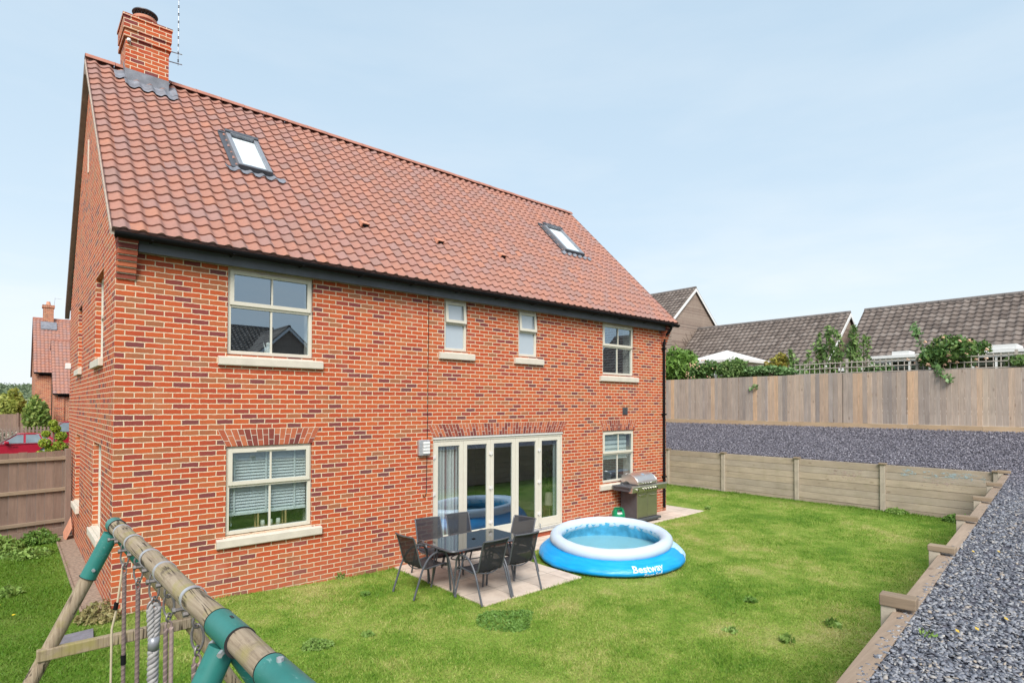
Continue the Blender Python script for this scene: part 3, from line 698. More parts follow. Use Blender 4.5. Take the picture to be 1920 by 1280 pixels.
# pantile roof: every course stepped and waved
TW, GA = .206, .230
def wave(u): return .046*math.sin(math.pi*((u+1e-4) % 1.0)**1.55)**2+.004        # wide pan, then a roll that drops sharply
def pantiles(name, x0, x1, y0, z0, y1, z1, tw, ga, mat, parent, seg=9, amp=1.0, step=.026, org=None, thick=.03):
    """slope from eave line (y0,z0) up to the ridge line (y1,z1), running along x"""
    d = Vector((0, y1-y0, z1-z0)); L = d.length; d.normalize(); nrm = Vector((0, -d.z, d.y)) if d.y > 0 else Vector((0, d.z, -d.y))
    nt = max(1, round((x1-x0)/tw)); tw = (x1-x0)/nt; nr = max(1, round(L/ga)); ga = L/nr
    vs = []; fs = []; uvs = []; cols = nt*seg+1
    rj = random.Random(3)
    for r in range(nr):
        for (t_, hh, uvv) in ((0, -.012, r+.02), (0, step, r+.03), (.5, step*.55, r+.5), (1.04, 0, r+.98)):
            for c in range(cols):
                ti = min(c//seg, nt-1); jit = math.sin(ti*12.9+r*78.2)*.0025
                u = c/seg; x = x0+u*tw
                h = wave(u)*amp+hh+jit*(1 if hh > 0 else 0)
                p = Vector((x, y0, z0))+d*((r+t_)*ga)+nrm*h
                vs.append(tuple(p)); uvs.append((u, uvv))
        b = r*4*cols
        for q in range(3):
            for c in range(cols-1):
                a = b+q*cols+c; fs.append((a, a+1, a+1+cols, a+cols))
    # underside and verge edges
    b = len(vs); 
    for (x) in (x0, x1):
        for (t_, h) in ((0, -thick), (0, .05), (1, .05), (1, -thick)):
            p = Vector((x, y0, z0))+d*t_*L+nrm*h; vs.append(tuple(p)); uvs.append((0, 0))
    fs += [(b, b+3, b+7, b+4), (b, b+1, b+2, b+3), (b+4, b+5, b+6, b+7), (b, b+4, b+5, b+1)][:4]
    off = chain(parent)
    me = bpy.data.meshes.new(name); me.from_pydata([tuple(Vector(v)-off) for v in vs], [], fs); me.update()
    uvl = me.uv_layers.new(name='UVMap'); li = np.zeros(len(me.loops), dtype=np.int32); me.loops.foreach_get('vertex_index', li)
    U = np.array(uvs, dtype=np.float32); pc = np.zeros(len(me.polygons), dtype=np.int32)
    # keep each face inside its tile cell: nudge uv towards the face centre
    lu = U[li].copy()
    for p in me.polygons:
        s = p.loop_start; e_ = s+p.loop_total; lu[s:e_] = lu[s:e_]*.9+lu[s:e_].mean(0)*.1
    uvl.data.foreach_set('uv', lu.ravel())
    me.polygons.foreach_set('use_smooth', [True]*len(me.polygons))
    try: me.set_sharp_from_angle(angle=R(50))
    except Exception: pass
    me.materials.append(MAT[mat]); ob = bpy.data.objects.new(name, me); COL.objects.link(ob)
    if parent: ob.parent = parent
    return ob
RX0, RX1 = -.075, HX+.15
pantiles('roof_slope', RX0, RX1, EAVE_Y, EAVE_Z, RY, RZ, TW, GA, 'clay_tile', house, seg=11, step=.026)
BY = HY+.30; pantiles('roof_slope', RX0, RX1, BY, RZ-(BY-RY)*PITCH, RY, RZ, TW, GA, 'clay_tile', house, seg=5)
# ridge tiles
rt = MB(); x_ = RX0-.01; i = 0
rta = rt
while x_ < RX1:
    x2 = min(x_+.45, RX1+.01)
    if not (x2 > .50 and x_ < 1.18) :
        a, b = x_, x2
    elif x_ < .50: a, b = x_, .488
    elif x2 > 1.18: a, b = 1.182, x2
    else: a = b = 0
    if a > 1.0 and rt is rta:
        rta.build('ridge_tiles', 'ridge_clay', house, smooth='auto'); rt = MB()
    if b > a+.02:
        vs = []; n_ = 9; j_ = random.uniform(-.004, .004)
        for xx in (a+.004, b-.004):
            for rr in (.135, .12):
                for k in range(n_):
                    an = math.pi*(k/(n_-1))*.86+math.pi*.07; vs.append((xx, RY+math.cos(an)*rr, RZ-.035+j_+math.sin(an)*rr))
        fs = []
        for k in range(n_-1):
            fs += [(k, k+1, 2*n_+k+1, 2*n_+k), (n_+k, n_+k+1, 3*n_+k+1, 3*n_+k), (k, k+1, n_+k+1, n_+k), (2*n_+k, 2*n_+k+1, 3*n_+k+1, 3*n_+k)]
        rt.add(vs, fs)
        rt.box(b-.012, b+.012, RY-.02, RY+.02, RZ+.08, RZ+.106)
    x_ = x2
rt.build('ridge_tiles', 'ridge_clay', house, smooth='auto')
# verges
d45 = math.sqrt(.5)
mb = MB()
def slope_bar(mb, x0, x1, lo, hi, y0, y1, side=1):     # sliver along the slope between heights lo..hi (vertical) over the roof plane
    f = (lambda y: EAVE_Z+(y-EAVE_Y)*PITCH) if side > 0 else (lambda y: RZ-(y-RY)*PITCH)
    return mb.prism([(y0, f(y0)+lo), (y0, f(y0)+hi), (y1, f(y1)+hi), (y1, f(y1)+lo)], x0, x1, 'yz')
slope_bar(MB(), RX0-.012, RX0+.03, -.075, -.0, EAVE_Y+.02, RY-.02).build('verge_mortar', 'verge_mortar', house)
slope_bar(MB(), RX0+.032, .0, -.12, -.05, EAVE_Y+.06, RY-.06).build('undercloak', 'soffit_brown', house)
slope_bar(MB(), RX1-.03, RX1+.012, -.075, -.0, EAVE_Y+.02, RY-.02).build('verge_mortar', 'verge_mortar', house)
mb = MB(); slope_bar(mb, RX0-.014, -.004, -.24, -.03, RY+.03, BY-.02, -1); mb.build('barge_board', 'soffit_brown', house)
# eaves: fascia, soffit, gutter, corbels
MB().box(.232, 12.37, -.150, -.118, 4.785, 4.968).build('fascia', 'dark_fascia', house, bevel=.003)
MB().box(.232, 12.37, -.117, -.002, 4.803, 4.838).build('soffit', 'dark_fascia', house)
g = MB(); vs = []; n_ = 9
for xx in (RX0+.03, RX1+.02):
    for rr in (.068, .06):
        for k in range(n_):
            an = math.pi+math.pi*k/(n_-1); vs.append((xx, -.285+math.cos(an)*rr, 4.968+math.sin(an)*rr))
fs = []
for k in range(n_-1): fs += [(k,k+1,2*n_+k+1,2*n_+k), (n_+k,n_+k+1,3*n_+k+1,3*n_+k), (k,k+1,n_+k+1,n_+k), (2*n_+k,2*n_+k+1,3*n_+k+1,3*n_+k)]
fs += [(0,n_,3*n_,2*n_), (n_-1,2*n_-1,4*n_-1,3*n_-1)]
g.add(vs, fs)
for xx in (RX0+.032, RX1+.018):
    g.add([(xx, -.285+math.cos(math.pi+math.pi*k/8)*.06, 4.972+math.sin(math.pi+math.pi*k/8)*.06) for k in range(9)], [tuple(range(9))])
for i in range(13): g.box(.35+i, .375+i, -.352, -.15, 4.905, 4.916)
g.build('gutter', 'black_plastic', house)
MB().box(RX0+.04, HX+.13, -.222, -.152, 4.93, 4.965).build('gutter_board', 'black_plastic', house)
for xa, xb in ((0.003, .225), (12.375, HX-.003)):
    mb = MB()
    for k in range(7):
        mb.box(xa, xb, -.032*(k+1), -.0015, 4.423+.075*k+.004, 4.423+.075*(k+1)-.004)
    mb.build('corbel', 'arch_brick', house, bevel=.004)
    m2_ = MB(); m2_.box(xa+.006, xb-.006, -.028, -.001, 4.424, 4.5)
    for k in range(1, 7): m2_.box(xa+.006, xb-.006, -.03*k-.018, -.001, 4.423+.075*k-.008, 4.423+.075*k+.008)
    m2_.build('corbel_mortar', 'mortar', house)
# downpipe
dp = MB().tube([(12.44,-.285,4.93),(12.44,-.285,4.85),(12.44,-.20,4.74),(12.44,-.055,4.64),(12.44,-.055,4.5),(12.44,-.055,-.02)], .034, 10)
for zz in (4.3, 2.5, .8): dp.box(12.385, 12.495, -.1, -.001, zz, zz+.04)
dp.tube([(12.44,-.055,4.55),(12.44,-.055,4.42)], .041, 10); dp.box(12.39, 12.49, -.335, -.235, 4.88, 4.99)
dp.build('downpipe', 'black_plastic', house, smooth='auto')

# sash style windows
def sill(parent, xa, xb, z0, z1):
    mb = MB().prism([(-.06, z0+.012), (-.052, z0), (.001, z0), (.001, z1), (-.052, z1-.012), (-.06, z1-.022)], xa-.128, xb+.152 if xb < 12 else xb+.1, 'yz')
    mb.build('sill', 'stone_sill', parent)
def window_rear(key, bars=True, mid=.5, blind=None, glass='glass', ajar=False):
    xa, xb, _, z0, z1 = WIN[key]
    w = MB(); Y0, Y1 = .035, .10
    zs_ = z0+.012                              # frame foot stands on the sloped sill
    w.frame(xa+.004, xb-.004, zs_, z1-.004, .052, Y0, Y1)
    zm = zs_+(z1-zs_)*mid
    w.box(xa+.056, xb-.056, Y0-.004, Y1, zm-.026, zm+.026)
    fr = w.build('window', 'cream_paint', house, bevel=.004)
    s_ = MB(); s_.frame(xa+.034, xb-.034, zm+.008, z1-.04, .058, Y0-.028, Y0-.0045)     # upper sash stands proud
    if bars: s_.box((xa+xb)/2-.014, (xa+xb)/2+.014, Y0-.02, Y0-.006, zm+.066, z1-.098)
    top = s_.build('sash', 'cream_paint', fr, bevel=.003)
    if ajar:
        c_ = Vector(((xa+xb)/2, Y0-.02, z1-.04)); top.matrix_local = Matrix.Translation(c_) @ Matrix.Rotation(R(-5), 4, 'X') @ Matrix.Translation(-c_)
    if bars:
        MB().box((xa+xb)/2-.014, (xa+xb)/2+.014, Y0+.012, Y0+.03, zs_+.052, zm-.026).build('glazing_bar', 'cream_paint', fr)
    MB().box(xa+.05, xb-.05, Y0+.004, Y0+.010, zm+.02, z1-.05).build('pane', glass, fr)
    MB().box(xa+.05, xb-.05, Y0+.034, Y0+.040, zs_+.05, zm-.02).build('pane', glass, fr)
    v_ = (xb-xa)*.17
    MB().box((xa+xb)/2-v_, (xa+xb)/2+v_, Y0-.044, Y0-.0285, z1-.078, z1-.058).build('trickle_vent', 'cream_paint', fr, bevel=.003)
    # sloping timber sub sill and the stone sill under it
    MB().prism([(-.02, z0-.045), (-.02, z0-.02), (.11, z0+.010), (.11, z0-.045)], xa+.003, xb-.003, 'yz').build('sub_sill', 'cream_paint', fr)
    sill(fr, xa, xb, z0-.16, z0-.025)
    # plaster reveals inside
    mb = MB(); mb.frame(xa+.002, xb-.002, z0+.014, z1-.003, .012, .103, .34); mb.build('reveal', 'plaster', fr)
    return fr
# wall below window hole: hole bottoms are at z0, so the stone sill is set 2 mm proud of brick
fu = window_rear('ul', True, .56); fl = window_rear('ll', True, .55)
window_rear('s1', False, .54, glass='glass_frosted', ajar=True); window_rear('s2', False, .54, glass='glass_frosted', ajar=True)
window_rear('ur', True, .55); fr_lr = window_rear('lr', True, .55)
# gable windows, set deep in their reveals
for (ya, yb, z0, z1) in GW:
    mb = MB(); zm = z0+(z1-z0)*.53
    def fy(m, y0, y1, za, zb, w, x0, x1):
        m.box(x0, x1, y0, y0+w, za, zb); m.box(x0, x1, y1-w, y1, za, zb); m.box(x0, x1, y0+w, y1-w, zb-w, zb); m.box(x0, x1, y0+w, y1-w, za, za+w)
    fy(mb, ya+.004, yb-.004, z0+.012, z1-.004, .055, .075, .135); mb.box(.070, .135, ya+.06, yb-.06, zm-.03, zm+.03)
    fr = mb.build('window', 'cream_paint', house, bevel=.003)
    MB().box(.10, .106, ya+.05, yb-.05, z0+.06, zm-.025).box(.10, .106, ya+.05, yb-.05, zm+.025, z1-.05).build('pane', 'glass', fr)
    MB().prism([(-.06, z0-.14), (.002, z0-.14), (.002, z0-.01), (-.06, z0-.035)], ya-.09, yb+.09, 'xz').build('sill', 'stone_sill', fr) if False else \
    MB().box(-.062, -.001, ya-.08, yb+.08, z0-.13, z0-.02).build('sill', 'stone_sill', fr, bevel=.006)
    MB().box(-.02, .074, ya+.003, yb-.003, z0-.018, z0+.010).build('sub_sill', 'cream_paint', fr)
    if z0 < 1: MB().box(-.0025, -.0005, ya-.12, yb+.12, z1+.0, z1+.02).build('lintel', 'arch_brick', fr) if False else None
MB().box(-.018, -.001, 3.70, 3.78, 6.95, 7.55).build('vent_slot', 'stone_sill', house)
MB().box(-.10, -.001, 7.12, 7.24, 3.55, 3.68).build('security_sensor', 'white_paint', house, bevel=.01)

# flat gauged arches
def arch(xa, xb, z0, z1, skew=.12):
    n_ = round((xb-xa)/.074); L = xb-xa; mb = MB(); H = z1-z0; Lt = L+2*skew
    for i in range(n_):
        def X(t, s): return (xa+t*L)*(1-s)+(xa-skew+t*Lt)*s
        t0, t1 = i/n_+.0045/L, (i+1)/n_-.0045/L
        cuts = [0, .64, 1] if i % 2 else [0, .34, 1]
        for a, b in zip(cuts[:-1], cuts[1:]):
            a_, b_ = (a+.02 if a else 0), (b-.02 if b < 1 else 1)
            P = [(X(t0,a_), z0+a_*H), (X(t1,a_), z0+a_*H), (X(t1,b_), z0+b_*H), (X(t0,b_), z0+b_*H)]
            mb.prism(P, -.007, -.0025, 'xz')
    o = mb.build('brick_arch', 'arch_brick', house)
    MB().prism([(xa, z0), (xb, z0), (xb+skew, z1), (xa-skew, z1)], -.0045, -.0012, 'xz').build('arch_mortar', 'mortar', o)
arch(1.372, 2.655, 2.148, 2.395); arch(4.972, 8.507, 2.158, 2.395, .13); arch(9.903, 11.16, 2.135, 2.39)

# folding doors, five leaves
xa, xb, z0, z1 = BIF
mb = MB(); mb.frame(xa+.003, xb-.003, .055, z1-.045, .045, .03, .11, .03); bd = mb.build('folding_door', 'cream_paint', house, bevel=.004)
MB().box(xa+.001, xb-.001, .006, .11, z1-.043, z1-.002).build('track', 'render_pale', bd, bevel=.003)
MB().box(xa+.001, xb-.001, -.045, .11, .022, .053).build('threshold', 'galvanised', bd, bevel=.003)
MB().box(xa+.001, xb-.001, -.07, .1, -.012, .020).build('door_sill', 'cream_paint', bd, bevel=.003)
MB().box(xa+.001, xb-.001, -.02, .1, -.2, -.014).build('plinth', 'arch_brick', bd)
lw = (xb-xa-.1)/5
for i in range(5):
    a = xa+.05+i*lw
    m = MB(); m.frame(a+.003, a+lw-.003, .09, z1-.095, .088, .038, .095, .175)
    lf = m.build('door_leaf', 'cream_paint', bd, bevel=.005)
    MB().box(a+.085, a+lw-.085, .06, .068, .26, z1-.18).build('pane', 'glass', lf)
    if i in (0, 2, 4):
        hx = a-.02 if i == 0 else a
        for zz in (.35, 1.05, 1.75): MB().box(hx-.045, hx+.045, .018, .0375, zz, zz+.06).tube([(hx,.018,zz-.02),(hx,.018,zz+.08)], .009, 6).build('hinge', 'render_pale', lf)
m = MB().box(xa+.05+3.92*lw, xa+.05+4.06*lw, -.03, -.01, .054, .07).tube([(xa+.05+4*lw,-.01,.07),(xa+.05+4*lw,-.01,.16),(xa+.05+4*lw,.02,.17)], .008, 6); m.build('door_stay', 'chrome', bd)

# roof windows with lead skirts following the tiles
dS = Vector((0, d45, d45)); nS = Vector((0, -d45, d45))
def RP(x, s, h): return Vector((x, EAVE_Y, EAVE_Z))+dS*s+nS*h
nt_ = round((RX1-RX0)/TW); tw_ = (RX1-RX0)/nt_; nr_ = round((RY-EAVE_Y)/d45/GA); ga_ = (RY-EAVE_Y)/d45/nr_
def tile_h(x, s):
    f = (s/ga_) % 1.0; return max(wave((x-RX0)/tw_), .012)+.030
def rag(x, s0, k): return s0+.03*math.sin(x*31+k)
def skirt(name, x0, x1, s0, s1, parent, mat='lead', wav=True, lift=.010):
    n_ = int((x1-x0)/.02)+2; vs = []; fs = []
    for i in range(n_):
        x = x0+(x1-x0)*i/(n_-1); sa = s0-(.018*math.sin((x-RX0)/tw_*2*math.pi+.5) if wav else 0)
        for j in range(7):
            s = sa+(s1-sa)*j/6; vs.append(tuple(RP(x, s, (tile_h(x, s)*(1-j/6*.2))+lift)))
    for i in range(n_-1):
        for j in range(6): a = i*7+j; fs.append((a, a+1, a+8, a+7))
    return MB().add(vs, fs).build(name, mat, parent, smooth=True)
def skylight(xa, xb, sa, sb):
    def OB(mb, x0, x1, s0, s1, h0, h1):
        return mb.obox((RP((x0+x1)/2, (s0+s1)/2, (h0+h1)/2)), Vector(((x1-x0)/2,0,0)), dS*(s1-s0)/2, nS*(h1-h0)/2)
    mb = MB(); w = .075; h0, h1 = .02, .135
    OB(mb, xa, xa+w, sa, sb, h0, h1); OB(mb, xb-w, xb, sa, sb, h0, h1); OB(mb, xa+w, xb-w, sb-w, sb, h0, h1+.02); OB(mb, xa+w, xb-w, sa, sa+w*.9, h0, h1-.01)
    sk = mb.build('skylight', 'grey_metal', house, bevel=.006)
    mb = MB(); OB(mb, xa-.012, xb+.012, sb-.06, sb+.035, .125, .165); mb.build('top_hood', 'charcoal_metal', sk, bevel=.01)
    mb = MB(); OB(mb, xa-.008, xb+.008, sa-.02, sa+.028, .05, .128); mb.build('bottom_bar', 'charcoal_metal', sk, bevel=.006)
    mb = MB(); OB(mb, xa+w-.01, xb-w+.01, sa+.055, sb-w+.01, .098, .104); mb.build('pane', 'skylight_glass', sk)
    mb = MB(); OB(mb, xa+w-.01, xb-w+.01, sa+.055, sb-w-.05, .084, .090); mb.build('roller_blind', 'blind_white', sk)  # white backing, not a real blind, added so the pane looks sky-bright
    mb = MB(); OB(mb, xa-.11, xa-.003, sa-.02, sb+.06, .05, .066); OB(mb, xb+.003, xb+.06, sa-.02, sb+.06, .045, .058); OB(mb, xa-.1, xb+.06, sb+.037, sb+.09, .05, .08); mb.build('side_flashing', 'charcoal_metal', sk)
    skirt('flashing_skirt', xa-.22, xb+.22, sa-.15, sa-.0, sk)
sL = lambda z: (z-EAVE_Z)/d45
skylight(1.93, 2.50, sL(6.87), sL(7.77)); skylight(10.24, 10.98, sL(6.89), sL(7.80))
# roof vent tiles
for x_ in (3.94, 5.63, 7.33):
    s_ = sL(6.06); mb = MB(); vs = []
    for (s, hh, ww) in ((s_, .12, .075), (s_, .03, .085), (s_+.22, .05, .07), (s_+.16, .085, .07)):
        for k in (-1, 1): vs.append(tuple(RP(x_+ww*k, s, hh)))
    mb.add(vs, [(0,1,3,2), (0,1,7,6), (6,7,5,4), (0,2,4,6), (1,3,5,7)])
    o = mb.build('vent_tile', 'terracotta', house)
    MB().obox(RP(x_, s_-.004, .072), Vector((.058,0,0)), dS*.002, nS*.03).build('vent_slot', 'black_plastic', o)

# chimney
CX0, CX1, CY0, CY1 = .49, 1.18, 3.41, 4.09
mb = MB().box(CX0, CX1, CY0, CY1, 8.2, 9.50)
for k, (za, zb, e_) in enumerate(((9.502, 9.573, .035), (9.575, 9.650, .02), (9.652, 9.873, .04), )):
    mb.box(CX0-e_, CX1+e_, CY0-e_, CY1+e_, za, zb)
mb.box(CX0-.055, CX1+.055, CY0-.055, CY1+.055, 9.875, 9.925)
ch = mb.build('chimney', 'brick', house)
MB().lathe([(.02,9.926),(.175,9.926),(.16,9.96),(.165,10.07),(.20,10.08),(.205,10.13),(.18,10.145),(.15,10.145),(.15,10.0)], (.835, 3.75, 0), 24).build('chimney_pot', 'terracotta', ch, smooth='auto')
cw = MB().lathe([(.145,10.11),(.145,10.146)], (.835,3.75,0), 20)
for k in range(18):
    a = k*2*math.pi/18; cw.tube([(.835+.145*math.cos(a), 3.75+.145*math.sin(a), 10.13), (.835+.155*math.cos(a), 3.75+.155*math.sin(a), 10.235)], .006, 4)
cw.lathe([(.0,10.30),(.12,10.285),(.21,10.245),(.215,10.225),(.16,10.235),(.0,10.24)], (.835,3.75,0), 24)
cw.build('chimney_cowl', 'charcoal_metal', ch, smooth='auto')
lz = lambda y: EAVE_Z+(y-EAVE_Y)*PITCH
MB().box(CX0-.004, CX1+.004, CY0-.006, CY0-.0015, 8.6, 8.93).prism([(CY0-.005, 8.7), (CY0-.005, 8.93), (RY-.1, 9.15), (RY-.1, 8.95)], CX0-.006, CX0-.001, 'yz').build('lead_apron', 'lead', ch)
s0 = sL(lz(3.19)); skirt('lead_flashing', CX0-.03, CX1+.12, s0, sL(lz(CY0))+.02, ch); skirt('lead_flashing', CX0-.16, CX0-.004, s0+.25, sL(lz(RY-.12)), ch)
skirt('lead_flashing', CX1+.004, CX1+.14, s0+.16, sL(lz(RY-.16)), ch)
MB().lathe([(.03,0),(.035,.02),(.03,.045),(.0,.05)], (.535, 3.375, 9.42), 10).box(.51,.56,3.38,3.409,9.415,9.45).build('floodlight', 'white_paint', ch)
# aerial on its bracket
ax, ay = 1.40, 3.75
m = MB().tube([(CX1+.001,3.75-.12,9.62),(CX1+.035,3.75-.06,9.66),(CX1+.035,3.75,9.60),(CX1+.03,3.75,9.52),(CX1+.06,3.75,9.50)], .011, 6)
m.tube([(CX1+.03,ay,9.70),(ax+.07,ay,9.725)], .010, 6).tube([(CX1+.05,ay,9.50),(ax+.07,ay,9.52)], .010, 6).tube([(ax,ay,9.48),(ax,ay,10.95)], .006, 6)
ae = m.build('aerial', 'galvanised', ch)
m = MB()
for k in range(9):
    z_ = 9.56+k*.155
    for dz in (0, .03): m.obox((ax, ay, z_+dz), (.012,0,0), (0,.012,0), (0,0,.006))
m.build('aerial_element', 'charcoal_metal', ae)
# cable and air brick on the wall
m = MB().tube([(4.862,-.006,4.81),(4.85,-.006,3.6),(4.842,-.006,2.4),(4.825,-.006,1.15),(4.80,-.008,1.06),(4.765,-.008,1.055),(4.75,-.008,1.1)], .006, 6)
m.build('cable', 'black_plastic', house)
m = MB().box(10.68, 10.875, -.014, -.001, 2.52, 2.705)
for k in range(5): m.obox((10.778, -.016, 2.545+k*.033), (.088,0,0), (0,.010,-.004), (0,.002,.004))
m.build('air_vent', 'charcoal_metal', house)

# ------------------------------------------------------------------ things in and on the house
wl_ = empty('wall_light', (4.742, 0, 1.83), 'square silver bulkhead light with louvred white lens left of the folding doors', 'wall light')
MB().box(4.625, 4.862, -.075, -.001, 1.83, 2.12).build('housing', 'galvanised', wl_, bevel=.012)
m = MB()
for k in range(4): m.box(4.705, 4.845, -.10, -.0755, 1.862+k*.058, 1.908+k*.058)
m.build('lens', 'white_paint', wl_, bevel=.008)
vb = empty('venetian_blind', (2.01, .17, .85), 'white slatted blind half lowered behind the lower left window', 'blind')
m = MB()
for k in range(27):
    z_ = 2.09-k*.047
    if z_ < 1.14: break
    m.obox((2.013, .145, z_), (.585,0,0), (0,.017,.021), (0,.0008,.0008))
m.build('slats', 'blind_white', vb)
MB().box(1.43, 2.6, .125, .165, 1.10, 1.135).build('bottom_rail', 'blind_white', vb)
m = MB()
for x_ in (1.52, 1.98, 2.42): m.box(x_-.014, x_+.014, .119, .121, 1.12, 2.12)
m.build('tape', 'blind_white', vb)
m = MB().tube([(1.49,.165,1.1),(1.49,.165,.99)], .003, 5); m.lathe([(.0,.0),(.012,.005),(.008,.05),(.0,.055)], (1.49,.165,.94), 8); m.build('pull_cord', 'white_paint', vb)
rb = empty('roller_blind', (10.53, .17, 1.4), 'striped day and night blind half drawn in the window above the barbecue', 'blind')
m = MB(); m2b = MB()
for k in range(6):
    z_ = 2.1-k*.115
    m.box(9.97, 11.0, .130, .132, z_-.075, z_)
    if k < 5: m2b.box(9.97, 11.0, .130, .132, z_-.115, z_-.0751)
m.build('stripe', 'blind_white', rb); m2b.build('sheer_stripe', 'blind_sheer', rb); MB().box(9.96, 11.01, .12, .14, 1.415, 1.445).build('bottom_rail', 'blind_white', rb)
def lantern_box(x0, x1, y0, y1, z0, h):
    t_ = empty('candle_lantern', ((x0+x1)/2, (y0+y1)/2, z0), 'open pine lantern box holding white candles on the lower left window ledge', 'lantern')
    m = MB(); m.frame(x0, x1, z0, z0+h, .022, y0, y0+.022); m.frame(x0, x1, z0, z0+h, .022, y1-.022, y1)
    for xx in (x0, x1-.022): m.box(xx, xx+.022, y0+.022, y1-.022, z0+h-.022, z0+h); m.box(xx, xx+.022, y0+.022, y1-.022, z0, z0+.022)
    m.box(x0+.022, x1-.022, y0+.022, y1-.022, z0, z0+.012); m.build('frame', 'pine', t_)
    for k in range(3):
        cx = x0+.1+k*(x1-x0-.2)/2; MB().lathe([(.0,0),(.032,0),(.034,.05),(.03,.1),(.0,.105)], (cx, (y0+y1)/2, z0+.013), 14).build('candle', 'candle_wax', t_, smooth=True)
lantern_box(1.86, 2.30, .13, .29, .855, .27)
m = MB().lathe([(.0,0),(.05,0),(.06,.02),(.055,.08),(.03,.12),(.028,.15),(.038,.17),(.03,.2),(.0,.215)], (2.02,.2,3.53), 16).add([(2.0,.2,3.62),(1.94,.2,3.74),(1.97,.2,3.6)], [(0,1,2)])
tag(m.build('bird_ornament', 'white_paint', None, origin=(2.02,.2,3.53), smooth='auto'), 'small white bird ornament standing inside the upper left window', 'ornament')
n_ = 90; vs = []; fs = []
for i in range(n_):
    t_ = i/(n_-1); x_ = 5.03+t_*.62; y_ = .165+.035*math.sin(t_*2*math.pi*8)+.01*math.sin(t_*31)
    vs += [(x_, y_, .05), (x_*.97+.03*5.3, y_, 2.08)]
for i in range(n_-1): fs.append((2*i, 2*i+1, 2*i+3, 2*i+2))
tag(MB().add(vs, fs).build('curtain', 'curtain', None, origin=(5.3,.24,.05), smooth=True), 'pale striped full length curtain drawn back behind the left end of the folding doors', 'curtain')
vs = []; fs = []
for i in range(20):
    t_ = i/19; vs += [(8.33+t_*.17, .16+.02*math.sin(t_*18), .05), (8.33+t_*.17, .16+.02*math.sin(t_*18), 2.08)]
for i in range(19): fs.append((2*i, 2*i+1, 2*i+3, 2*i+2))
tag(MB().add(vs, fs).build('curtain', 'blind_sheer', None, origin=(8.4,.16,.05), smooth=True), 'narrow plain grey curtain gathered behind the right hand end of the folding doors', 'curtain')
lp = empty('table_lamp', (8.62, .55, .03), 'lamp with a beige drum shade on a wooden leg behind the right glass door', 'lamp')
MB().lathe([(.11,.66),(.13,.38)], (8.62,.55,.03), 20).build('lamp_shade', 'lamp_shade', lp, smooth=True)
MB().tube([(8.62,.55,.03),(8.62,.55,.6)], .012, 8).lathe([(.0,0),(.1,0),(.1,.015),(.0,.02)], (8.62,.55,.031), 16).build('stand', 'pine', lp)
hp = empty('house_plant', (8.95, .95, .03), 'tall leafy green plant in a pot just inside the right hand glass door', 'plant')
MB().lathe([(.0,0),(.1,0),(.13,.25),(.12,.25),(.1,.22)], (8.95,.95,.03), 16).build('pot', 'terracotta', hp)
leaves('foliage', blob((8.95,.95,1.15), (.2,.2,.5), 260, .2), .09, 'shrub_leaf', hp, 2.4, origin=hp.location)
# dim pendant pictures on the inner wall
m = MB().box(6.9, 7.5, 4.16, 4.198, 1.45, 1.85); tag(m.build('picture', 'blind_white', None, origin=(7.2,4.18,1.45)), 'pale framed print hanging on the room wall behind the folding doors', 'picture')

# ------------------------------------------------------------------ patio furniture
(tx0, ty0), (tx1, ty1) = far(3.80, -2.27), far(5.25, -1.42)
tcx, tcy = (tx0+tx1)/2, (ty0+ty1)/2
tb = empty('garden_table', (tcx, tcy, PZ), 'rectangular patio table with a black glass top and charcoal tube legs', 'table', local=True)
def rrect(hx, hy, r, n=7):
    P = []
    for (sx_, sy_, a0) in ((1,1,0), (-1,1,90), (-1,-1,180), (1,-1,270)):
        for k in range(n):
            a = R(a0+90*k/(n-1)); P.append((sx_*(hx-r)+r*math.cos(a), sy_*(hy-r)+r*math.sin(a)))
    return P
hx, hy = (tx1-tx0)/2, (ty1-ty0)/2
MB().prism(rrect(hx-.012, hy-.012, .10), .712, .722, 'xy').build('table_top', 'table_glass', tb)
m = MB().tube([(x, y, .708) for x, y in rrect(hx, hy, .11)], .016, 8, closed=True); m.build('rim', 'chair_tube', tb, smooth='auto')
MB().lathe([(.0,.7225),(.03,.7225),(.032,.730),(.02,.734),(.0,.734)], (0,0,0), 14).build('parasol_plug', 'black_plastic', tb)
for sx_ in (-1, 1):
    for sy_ in (-1, 1):
        m = MB()
        for (du, dv) in ((.10, .30), (.34, .08)):
            X0, Y0 = sx_*(hx-du), sy_*(hy-dv); X1, Y1 = sx_*(hx-.16), sy_*(hy-.12)
            m.tube([(X0,Y0,.70),(X0*.97+X1*.03,Y0*.97+Y1*.03,.66),(X0*.6+X1*.4,Y0*.6+Y1*.4,.5),(X0*.2+X1*.8,Y0*.2+Y1*.8,.2),(X1+sx_*du*.06,Y1+sy_*dv*.06,0)], .014, 7)
        m.build('leg', 'chair_tube', tb, smooth='auto')
m = MB(); pts = [(math.cos(a)*.42, math.sin(a)*.2, .47) for a in np.linspace(0, 2*math.pi, 28, endpoint=False)]; m.tube(pts, .009, 6, closed=True); m.build('brace', 'chair_tube', tb, smooth='auto')

